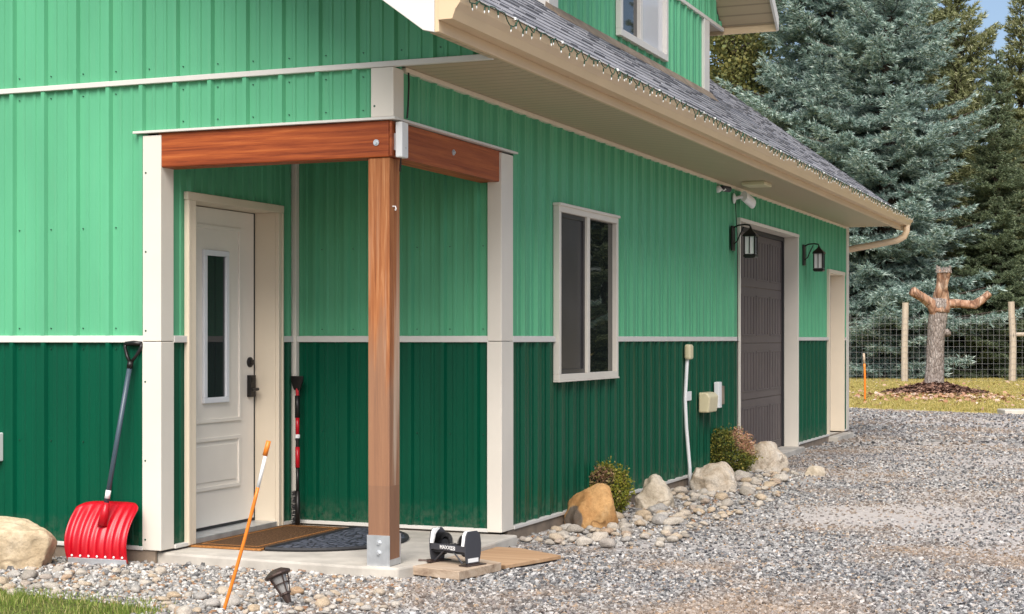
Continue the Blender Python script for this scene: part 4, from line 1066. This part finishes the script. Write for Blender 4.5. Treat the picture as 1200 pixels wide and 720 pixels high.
def tint_fn(t, col):
    pos = t.coord()
    f = t.noise(pos, .75, 4, .6); col = t.mix(t.ramp(f, [(.48,(0,0,0)),(.66,(.5,.5,.5))]), col, (.34,.235,.15))
    f2 = t.noise(t.coord((1,1,1), rot=(0,0,1.0)), .55, 4, .6)
    return t.mix(t.ramp(f2, [(.55,(0,0,0)),(.72,(.5,.5,.5))]), col, (.13,.13,.145))
M['gravel'] = island('crushed_gravel', [(0,(.045,.045,.05)),(.18,(.12,.12,.122)),(.40,(.235,.232,.228)),(.58,(.33,.322,.31)),(.70,(.44,.43,.415)),(.80,(.60,.585,.565)),(.86,(.39,.275,.17)),(.91,(.18,.18,.20)),(1,(.33,.24,.165))], .85, tint_fn, bscale=120, var=.35, spec=.25)
M['pebble'] = island('pale_pebbles', [(0,(.07,.068,.066)),(.12,(.18,.175,.17)),(.35,(.34,.325,.30)),(.6,(.48,.46,.43)),(.78,(.66,.64,.60)),(.86,(.42,.31,.20)),(.92,(.28,.14,.07)),(1,(.40,.36,.30))], .8, bscale=120, var=.3, spec=.25)

allxy = []; alls = []
for d0, d1, p0, p1, dens, smin, smax in ((7.0,9.5,330,1290,4800,.009,.025),(9.5,13,560,1290,3400,.009,.025),(13,19,600,1290,1700,.012,.028),(19,34,880,1290,480,.022,.046),(6.2,10,1290,1750,1900,.012,.03),(10,18,1290,1750,700,.015,.036),(18,30,1290,1750,200,.026,.055),(4.5,7.0,250,1750,1500,.012,.03)):
    xy, dd = scatter(d0, d1, p0, p1, dens)
    k = keep(xy) & (rng.uniform(0,1,len(xy)) < density(xy)) & (xy[:,1] < 20.9-.42*xy[:,0])
    # pale pebble strip in front of the gable is made separately
    k &= ~((xy[:,0] < .95)&(xy[:,1] > 1.5)&(xy[:,1] < 7.4)&(rng.uniform(0,1,len(xy)) < .72))
    k &= ~((xy[:,1] < .05)&(xy[:,0] < -.05)&(rng.uniform(0,1,len(xy)) < .75))
    xy = xy[k]; allxy.append(xy); alls.append(smin+(smax-smin)*rng.beta(1.3,2.6,len(xy)))
xy = np.concatenate(allxy); sz = np.concatenate(alls)
o = link('driveway_gravel', gravel_mesh('driveway_gravel', xy, sz, M['gravel'])); tag(o, kind='stuff')
# rounder pale pebbles: strip in front of the gable and bed along the side wall
xy, dd = scatter(6.9, 9.9, -160, 480, 3400)
k = keep(xy) & (xy[:,1] < -.03) & ~((xy[:,0] < -.56)&(xy[:,1]-(-.16)*0 < -1.32-.16*(xy[:,0]+.56)))
edge = rng.uniform(0,1,len(xy)) < np.clip(1.25-(xy[:,0]+.25)*1.6,0,1)
k &= edge
xy1 = xy[k]; s1 = .010+.040*rng.beta(1.1,3.2,len(xy1))
a = np.stack([rng.uniform(.03,1.15,5200), rng.uniform(1.6,7.5,5200)],1)
w = np.clip(1.0-(a[:,0]-.62)*2.4,0,1)*np.clip((a[:,1]-1.4)*2.5,.2,1); a = a[rng.uniform(0,1,len(a)) < w*.8]
xy2 = np.concatenate([xy1, a]); s2 = np.concatenate([s1, .014+.036*rng.beta(1.1,2.6,len(a))])
o = link('pebbles', gravel_mesh('pebbles', xy2, s2, M['pebble'], True)); tag(o, kind='stuff')

# ------------------------------------------------------------------ grass
def grass_mesh(name, xy, h, w, mat, lean=.45, z=None):
    n = len(xy); z = np.full(n, GZ) if z is None else z
    a = rng.uniform(0,2*PI,n); b = rng.uniform(0,2*PI,n); L = rng.uniform(0,lean,n)*h
    base = np.concatenate([xy, z[:,None]],1)
    side = np.stack([np.cos(a),np.sin(a),np.zeros(n)],1)*(w/2)[:,None]
    tip = np.stack([np.cos(b)*L, np.sin(b)*L, h],1); mid = tip*np.array([.35,.35,.55])
    V = np.stack([base-side, base+side, base+mid+side*.7, base+mid-side*.7, base+tip+side*.1, base+tip-side*.1],1)
    F = np.array([(0,1,2,3),(3,2,4,5)]); F = (F[None]+np.arange(n)[:,None,None]*6).reshape(-1,4)
    return np_mesh(name, V.reshape(-1,3), F, mat)
M['grass'] = island('green_grass', [(0,(.11,.17,.025)),(.4,(.19,.27,.045)),(.7,(.29,.36,.075)),(.85,(.40,.39,.12)),(1,(.55,.46,.22))], .6, var=.1, trans=.3)
M['drygrass'] = island('dry_lawn_grass', [(0,(.24,.23,.06)),(.35,(.46,.38,.11)),(.65,(.58,.45,.17)),(.85,(.38,.36,.10)),(1,(.64,.52,.26))], .7, var=.1, trans=.25)
n = 60000
gx = rng.uniform(-5.2,-.44,n); gy = rng.uniform(-3.2,-1.05,n)
el = -1.20 - .16*(gx+.56) + .10*np.array([noise.noise(Vector((q*2.3,3,0))) for q in gx]) + .03*rng.normal(0,1,n)
cl = np.array([noise.noise(Vector((p*3.2,q*3.2,0))) for p, q in zip(gx, gy)])
k = (gy < el) & (gx < -.5+.12*rng.normal(0,1,n)*.5-.05+ .25*cl) & (rng.uniform(0,1,n) < .75+.6*cl)
gxy = np.stack([gx,gy],1)[k]
o = link('lawn_grass', grass_mesh('lawn_grass', gxy, rng.uniform(.012,.038,len(gxy))*(1+.6*cl[k]), rng.uniform(.003,.006,len(gxy)), M['grass'], .8)); tag(o, kind='stuff')
lx = np.concatenate([scatter(24, 52, 930, 1330, 900)[0], scatter(22, 50, 1330, 2000, 160)[0]])
k = (lx[:,1] > 21.3-.42*lx[:,0]); lx = lx[k]
o = link('lawn_grass', grass_mesh('lawn_grass', lx, rng.uniform(.03,.085,len(lx)), rng.uniform(.012,.022,len(lx)), M['drygrass'], .9)); tag(o, kind='stuff')

# fallen leaves and the bark mulch round the stump
M['leaf'] = island('fallen_leaves', [(0,(.30,.14,.07)),(.3,(.46,.26,.16)),(.6,(.60,.45,.36)),(.8,(.36,.17,.10)),(1,(.66,.55,.45))], .8, var=.2)
M['mulch'] = island('bark_mulch', [(0,(.060,.030,.022)),(.4,(.135,.070,.045)),(.75,(.23,.125,.085)),(1,(.36,.22,.16))], .9, var=.3)
STX, STY, _ = at(1095, 36.2)
def flakes(name, xy, z, s, mat):
    n = len(xy); q = np.array([(-.5,-.35,0),(.1,-.5,.1),(.55,0,0),(.1,.45,.12),(-.45,.3,.05)])
    V = q[None]*s[:,None,None]; V = np.einsum('nij,nkj->nki', rot_mats(n,.5), V) + np.concatenate([xy,z[:,None]],1)[:,None,:]
    me = np_mesh(name, V.reshape(-1,3), np.arange(n*5).reshape(n,5), mat); return me
n = 750; u = rng.normal(0,1,(n,2)); lxy = np.array([STX,STY]) + np.outer(u[:,0]*1.1-.35, [RT.x,RT.y]) + np.outer(u[:,1]*1.4-2.4, [FW.x,FW.y])
n2 = 700; l2, dd = scatter(27, 46, 990, 1250, 2.5); lxy = np.concatenate([lxy, l2])
lxy = lxy[lxy[:,1] > 21.4-.42*lxy[:,0]]
o = link('fallen_leaves', flakes('fallen_leaves', lxy, GZ+rng.uniform(.03,.07,len(lxy)), rng.uniform(.05,.12,len(lxy)), M['leaf'])); tag(o, kind='stuff')
n = 5000; a = rng.uniform(0,2*PI,n); rr = 0.95*np.sqrt(rng.uniform(0,1,n)); mxy = np.stack([STX+rr*np.cos(a)*1.25, STY+rr*np.sin(a)],1)
mz = GZ + .30*np.clip(1-rr/.95,0,1)**1.2 + rng.uniform(0,.05,n)
o = link('bark_mulch', flakes('bark_mulch', mxy, mz, rng.uniform(.05,.13,n), M['mulch'])); tag(o, kind='stuff')
m = MB(); pr = [(1.1,-.02),(.75,.06),(.45,.17),(.2,.26),(0,.28)]; m.lathe(pr, 28, Matrix.Translation((STX,STY,GZ)) @ Matrix.Diagonal((1.25,1,1,1))); o = m.build('mulch_mound', M['mulch'], smooth=True); tag(o, kind='structure')
# pale concrete pad at the lawn edge
px_, py_, _ = at(1200, 27.1)
o = MB().obox((px_+.25,py_,GZ+.03), (1.3,.5,.10), Matrix.Rotation(R(20),3,'Z')).build('concrete_pad', M['concrete'], bevel=.02); tag(o, kind='structure')

# ------------------------------------------------------------------ carved trunk with three cut limbs
t = empty('tree_stump', (STX, STY, GZ), R(22.06)); tag(t, 'bare tree trunk with three sawn off limbs standing in bark mulch', 'tree stump')
SR = 36.2/1863
pz = lambda y: (HYP-y)*SR+1.22-GZ
HYP = 397
def T3(px, y, dep=0): return Vector(((px-1095)*SR, dep, pz(y)))
m = MB(); pts = [T3(1094,466),T3(1094,458),T3(1095,448),T3(1096,430),T3(1096,410),T3(1098,390),T3(1099,372),T3(1101,357),T3(1102,350)]
m.tube(pts, [.34,.26,.222,.198,.195,.196,.20,.195,.165], 24, wob=.22)
m.lathe([(0,-.10),(.09,-.06),(.12,0),(.09,.06),(0,.09)], 12, Matrix.Translation(T3(1109,390)) @ Matrix.Rotation(.5,4,'Y'))
trunk = m.build('trunk', M['bark'], t, smooth=True)
def limb(pts, rad, flat_end=True):
    m = MB(); m.tube([Vector(a).lerp(Vector(b),q/4) for a,b in zip(pts,pts[1:]) for q in range(4)]+[pts[-1]], [ra+(rb-ra)*q/4 for ra,rb in zip(rad,rad[1:]) for q in range(4)]+[rad[-1]], 18, wob=.45); return m.build('limb', M['limb'], t, smooth=False if False else True)
limb([T3(1101,366),T3(1102,350),T3(1102,333,-.1),T3(1104,317,-.15)], [.20,.165,.145,.135])
limb([T3(1099,368),T3(1089,357,-.1),T3(1078,349,-.2),T3(1065,341,-.3)], [.16,.11,.10,.095])
limb([T3(1102,362),T3(1112,356,-.05),T3(1126,356,-.1),T3(1140,357,-.1),T3(1150,351,-.1),T3(1158,344,-.1)], [.16,.10,.095,.10,.088,.082])
m = MB()
for k in range(9):
    a = 2*PI*k/9; p = T3(1104,317,-.15)+Vector((math.cos(a)*.13,math.sin(a)*.13,0)); m.tube([p-Vector((0,0,.06)), p+Vector((.02*math.cos(a),0,rnd.uniform(.03,.12)))], [.055,.02], 6)
m.build('splintered_top', M['bark'], t)

# ------------------------------------------------------------------ deer fence
t = empty('wire_fence', at(1123, 46)); t.rotation_euler = (0,0,R(22.06)); tag(t, 'tall woven wire fence on wooden posts in front of the spruces', 'fence')
FS = 46/1863
for px in (682, 808, 934, 1060, 1186, 1312, 1438, 1564):
    m = MB(); x = (px-1123)*FS; hh = 2.31+rnd.uniform(-.05,.05); m.tube([(x,0,-.3),(x+rnd.uniform(-.01,.03),0,hh*.5),(x+rnd.uniform(-.03,.03),0,hh)], [.105,.10,.092], 12, wob=.1); m.build('post', M['fencewood'], t, smooth=False)
m = MB(); m.tube([((1188-1123)*FS,.0,1.40),((1312-1123)*FS,0,1.42)], .06, 8); m.build('rail', M['fencewood'], t)
m = MB(); x0, x1 = (682-1123)*FS, (1564-1123)*FS
z = .06
while z < 2.0: m.box(x0, x1, -.110, -.1065, z-.0018, z+.0018); z += .165
x = x0
while x < x1: m.box(x-.0018, x+.0018, -.106, -.1025, .02, 2.0); x += .165
o = m.build('wire_mesh', M['wire'], t, fix=False)

# ------------------------------------------------------------------ spruces
def spruce_arrays(H, Rb, seed, dens=1.0, zmin=.25, power=.85, droop=.25):
    r = np.random.default_rng(seed)
    tips = []; dirs = []; brs = []
    z = zmin
    while z < H*.985:
        f = z/H; L0 = Rb*(1-f)**power*(.82+.18*math.sin(z*2.1+seed)) + .15
        nb = int(max(4, (6.5 if z < 8 else 6)*dens))
        ph = r.uniform(0,2*PI)
        for b in range(nb):
            az = ph+2*PI*b/nb+r.normal(0,.18); L = L0*r.uniform(.72,1.12)
            el = -droop+ .75*f**1.2 + r.normal(0,.09)
            zz = z + r.uniform(-.15,.15)
            d = np.array([math.cos(az)*math.cos(el), math.sin(az)*math.cos(el), math.sin(el)]); up = np.array([0,0,1.0]); sd = np.cross(d, up); sd /= np.linalg.norm(sd)
            def P(t): return np.array([0,0,zz]) + d*L*t + up*L*(.10*t*t*t - .07*math.sin(PI*t))
            brs.append((P(0),P(.5),P(1.0), .012+.010*L))
            s = max(.10, .12*L) ; 
            while s < L:
                t = s/L; p = P(t)
                bl = (.30*L*(1-t)**.8+.16)*r.uniform(.7,1.15) if t > .12 else .3
                bl = min(bl, 1.5)
                for sgn in (-1,1):
                    dv = d*r.uniform(.45,.85)+sd*sgn*r.uniform(.7,1.0)+up*r.normal(-.10,.14); dv /= np.linalg.norm(dv)
                    q = .10+r.uniform(0,.06)
                    while q < bl:
                        pp = p+dv*q+up*(-.06*q*q+r.normal(0,.02)); dd = dv+r.normal(0,.30,3)+up*.32; tips.append(pp); dirs.append(dd/np.linalg.norm(dd)); q += r.uniform(.085,.135)
                        if r.random() < .55:
                            dd = dv*.5+sd*r.normal(0,.8)+d*.4+up*r.uniform(-.2,.5); tips.append(pp); dirs.append(dd/np.linalg.norm(dd))
                dd = d+r.normal(0,.3,3)+up*.35; tips.append(p); dirs.append(dd/np.linalg.norm(dd))
                s += r.uniform(.12,.19)
        z += r.uniform(.24,.40) if z < 9 else r.uniform(.34,.5)
    return np.array(tips), np.array(dirs), brs
def tuft_mesh(name, P_, Dv, mat, ln=.22, wd=.046, nb=6, seed=0):
    """each shoot a little brush of pointed needle blades set round its axis"""
    r = np.random.default_rng(seed); n = len(P_)
    a = np.tile(np.array([0,0,1.0]),(n,1)); U = np.cross(Dv,a); U /= np.linalg.norm(U,axis=1)[:,None]+1e-9; W = np.cross(Dv,U)
    Vs = []
    L = ln*r.uniform(.7,1.25,n)
    for k in range(nb):
        an = 2*PI*k/nb + r.uniform(0,1.2,n); ph = an
        rad = U*np.cos(ph)[:,None]+W*np.sin(ph)[:,None]
        tang = -U*np.sin(ph)[:,None]+W*np.cos(ph)[:,None]
        st = (k%3)*.22
        b0 = P_ + Dv*(L*st)[:,None]
        tip = b0 + Dv*(L*.62)[:,None] + rad*(L*.42)[:,None]
        Vs += [b0-tang*wd*.5, b0+tang*wd*.5+rad*.01, tip]
    b0 = P_ ; tip = P_+Dv*(L*1.05)[:,None]
    Vs += [b0-U*wd*.6, b0+U*wd*.6, tip]
    V = np.stack(Vs,1); m = V.shape[1]//3
    F = np.arange(n*m*3).reshape(-1,3)
    return np_mesh(name, V.reshape(-1,3), F, mat)
def conifer_mat(name, stops):
    t = NT(name); oi = t.n('ShaderNodeNewGeometry')
    col = t.ramp(oi.outputs['Random Per Island'], stops)
    f = t.noise(t.coord(), .45, 4); col = t.mix(t.ramp(f, [(.42,(0,0,0)),(.66,(.35,.35,.35))]), col, stops[1][1])
    t.base(col, .55, 0, .35)
    tr = t.n('ShaderNodeBsdfTranslucent'); t.l(col, tr.inputs['Color']); ms = t.n('ShaderNodeMixShader'); ms.inputs[0].default_value = .25
    t.l(t.b.outputs[0], ms.inputs[1]); t.l(tr.outputs[0], ms.inputs[2]); t.l(ms.outputs[0], t.out.inputs['Surface']); return t.mat
M['blue'] = conifer_mat('blue_spruce_needles', [(0,(.075,.125,.10)),(.33,(.20,.30,.265)),(.67,(.43,.56,.505)),(1,(.72,.80,.73))])
M['greensp'] = conifer_mat('olive_spruce_needles', [(0,(.13,.15,.06)),(.35,(.25,.28,.13)),(.7,(.42,.44,.23)),(1,(.62,.60,.38))])
M['darksp'] = conifer_mat('dark_green_spruce_needles', [(0,(.06,.09,.055)),(.4,(.14,.19,.105)),(.75,(.25,.31,.18)),(1,(.42,.47,.30))])
protos = {}
def spruce(key, px, d, H, Rb, seed, mat, label, rz=0.0, scale=1.0, group=None, **kw):
    if key not in protos:
        Pt, Dv, brs = spruce_arrays(H, Rb, seed, **kw)
        cm = tuft_mesh('crown', Pt, Dv, M['blue'], seed=seed)
        mb = MB(); mb.tube([(0,0,-.3),(0,0,H*.3),(0,0,H*.7),(0,0,H*.98)], [.02*H,.0155*H,.007*H,.01], 10)
        for a, b, c, w in brs: mb.tube([a,b,c], [w,w*.7,.008], 5, cap=False)
        me = D.meshes.new('trunk'); me.from_pydata([tuple(v) for v in mb.v], [], mb.f); me.materials.append(M['sprucebark'])
        protos[key] = (cm, me)
    cm, tm = protos[key]
    t = empty('spruce_tree', at(px, d), rz); t.scale = (scale,)*3; tag(t, label, 'tree', group or 'spruces behind the fence')
    c = link('crown', cm, t); c.material_slots[0].link = 'OBJECT'; c.material_slots[0].material = M[mat]
    link('trunk', tm, t); return t
spruce('A', 968, 54, 21, 5.6, 1, 'blue', 'large blue grey spruce directly behind the end of the house roof', droop=.22)
spruce('A', 1040, 50.5, 21, 5.6, 1, 'blue', 'blue grey spruce directly behind the bare trunk with low sweeping branches', rz=2.2, scale=.86)
spruce('B', 1122, 57, 15.5, 4.2, 2, 'greensp', 'olive green spruce whose thin top stands against the sky', droop=.10, power=.8)
spruce('B', 1196, 56, 15.5, 4.2, 2, 'greensp', 'shorter olive green spruce at the right edge of the photo', rz=1.7, scale=.86)
spruce('A', 1168, 50.5, 21, 5.6, 1, 'darksp', 'dark green spruce just behind the right hand fence post', rz=4.0, scale=.50)
spruce('B', 880, 60, 15.5, 4.2, 2, 'darksp', 'dark green spruce partly hidden by the roof slope', rz=.8, scale=1.2)
for i, (px, d, s, k, mt) in enumerate(((1000,66,1.05,'A','darksp'),(1075,64,.98,'A','darksp'),(1120,68,.62,'A','darksp'),(1230,62,.62,'A','darksp'))):
    spruce(k, px, d, 0, 0, 0, mt, 'dark spruce in the row behind the blue grey spruces', rz=i*1.3, scale=s, group='dark spruces in the back row')
for i, (px, d, s, k, mt) in enumerate(((1290,52,.62,'A','blue'),(1370,56,.8,'A','darksp'),(1460,53,.9,'B','greensp'),(1560,52,.9,'A','blue'),(1680,50,.85,'A','darksp'),(1820,46,.9,'B','darksp'),(2000,42,.8,'A','blue'),(2200,39,.8,'B','greensp'),(2500,36,.85,'A','darksp'),(2900,33,.8,'B','darksp'))):
    spruce(k, px, d, 0, 0, 0, mt, 'spruce further along the fence, past the right edge of the photo', rz=i*1.1, scale=s, group='spruces further along the fence')

# yellowing larch behind the roof: a tapering stem with limbs and loose leaf clumps
M['larch'] = island('yellow_autumn_leaves', [(0,(.07,.085,.025)),(.4,(.15,.165,.05)),(.75,(.30,.27,.085)),(1,(.15,.19,.07))], .7, var=.1, trans=.3)
x, y, _ = at(858, 57)
t = empty('autumn_tree', (x,y,GZ)); tag(t, 'yellow leaved autumn tree showing between the dormer and the spruces', 'tree')
m = MB(); m.tube([(0,0,-.2),(.1,0,5),(0,.1,9),(.05,0,13)], [.22,.17,.10,.02], 9)
cl = []
for k in range(70):
    zz = rnd.uniform(2.5,12.5); a = rnd.uniform(0,2*PI); L = 2.6*(1-abs(zz-6.5)/8)*rnd.uniform(.4,1.1); e = Vector((math.cos(a)*L, math.sin(a)*L, zz+L*.45)); m.tube([(0,0,zz),(e*.5).to_tuple()[:2]+(zz+L*.3,), e], [.045,.03,.01], 5, cap=False); cl += [e, e.lerp(Vector((0,0,zz)),.35)]
m.build('trunk', M['sprucebark'], t)
cc = np.array([tuple(q) for q in cl]); P_ = np.repeat(cc,75,0)+rng.normal(0,.36,(len(cc)*75,3))
s = rng.uniform(.06,.13,len(P_)); q = np.array([(-.5,-.4,0),(.5,-.4,0.1),(.6,.4,0),(-.4,.45,.1)])
V = np.einsum('nij,nkj->nki', rot_mats(len(P_),1.0), q[None]*s[:,None,None])+P_[:,None,:]
link('crown', np_mesh('crown', V.reshape(-1,3), np.arange(len(P_)*4).reshape(-1,4), M['larch']), t)

# ------------------------------------------------------------------ round clipped bushes by the wall
def zone_mat(name, a, b, ctr):
    def ex(t, col):
        sep = t.n('ShaderNodeVectorMath', operation='DISTANCE'); t.l(t.coord(), sep.inputs[0]); sep.inputs[1].default_value = ctr[:3]
        nz = t.noise(t.coord(), 9, 3); ad = t.n('ShaderNodeMath', operation='MULTIPLY_ADD'); t.l(nz, ad.inputs[0]); ad.inputs[1].default_value = .14; t.l(sep.outputs['Value'], ad.inputs[2])
        f = t.ramp(ad.outputs[0], [(ctr[3]+.06,(1,1,1)),(ctr[3]+.10,(0,0,0))])
        g = t.n('ShaderNodeNewGeometry'); return t.mix(f, col, t.ramp(g.outputs['Random Per Island'], b))
    return island(name, a, .6, ex, var=.1, trans=.2)
def bush(name, x, y, rx_, rz_, mat, label, n, seed):
    t = empty(name, (x,y,GZ), 0); tag(t, label, 'bush')
    r = np.random.default_rng(seed)
    v = r.normal(0,1,(n,3)); v /= np.linalg.norm(v,axis=1)[:,None]
    lump = np.array([1+.24*noise.noise(Vector(q)*2.4+Vector((seed,0,0)))+.12*noise.noise(Vector(q)*6) for q in v])
    rad = (r.uniform(.45,1,n)**.45)*lump*(1+.07*r.normal(0,1,n)+.10*(r.uniform(0,1,n)<.03))
    Pn = v*rad[:,None]*np.array([rx_,rx_,rz_])+np.array([0,0,rz_*.93]); k = Pn[:,2] > .0; Pn = Pn[k]; v = v[k]; m_ = len(Pn)
    s = r.uniform(.012,.024,m_); q = np.array([(-.5,0,0),(0,-.38,.06),(.55,0,.0),(0,.38,.06)])
    V = np.einsum('nij,nkj->nki', rot_mats(m_,.9), q[None]*s[:,None,None]) + Pn[:,None,:]
    link('foliage', np_mesh('foliage', V.reshape(-1,3), np.arange(m_*4).reshape(-1,4), mat), t)
    mb = MB()
    for i in range(40):
        d = Vector((r.normal(0,1),r.normal(0,1),abs(r.normal(0,1))+.3)).normalized(); mb.tube([(0,0,-.05),(d.x*rx_*.45,d.y*rx_*.45,rz_*.35+d.z*rz_*.4),(d.x*rx_*.97,d.y*rx_*.97,rz_*.93+d.z*rz_*.9)], [.006,.004,.002], 4, cap=False)
    mb.build('stems', M['sprucebark'], t, fix=False)
YG = [(0,(.10,.12,.012)),(.4,(.22,.24,.022)),(.75,(.38,.36,.04)),(1,(.30,.20,.09))]
DG = [(0,(.045,.070,.010)),(.45,(.11,.135,.02)),(.8,(.24,.23,.035)),(1,(.36,.28,.06))]
PK = [(0,(.42,.19,.10)),(.4,(.56,.32,.20)),(.8,(.62,.42,.30)),(1,(.40,.34,.07))]
BR = [(0,(.20,.10,.05)),(.5,(.34,.20,.13)),(1,(.30,.28,.06))]
bush('round_bush', .115, 3.30, .165, .195, zone_mat('yellow_green_leaves', YG, BR, (-.02,-.13,.30,.10)), 'small yellow green bush behind the orange boulder', 5200, 3)
bush('round_bush', .12, 6.72, .265, .235, zone_mat('two_tone_leaves', DG, PK, (.19,.0,.36,.15)), 'larger round bush, dark green with a pink orange side, left of the garage door', 11000, 4)
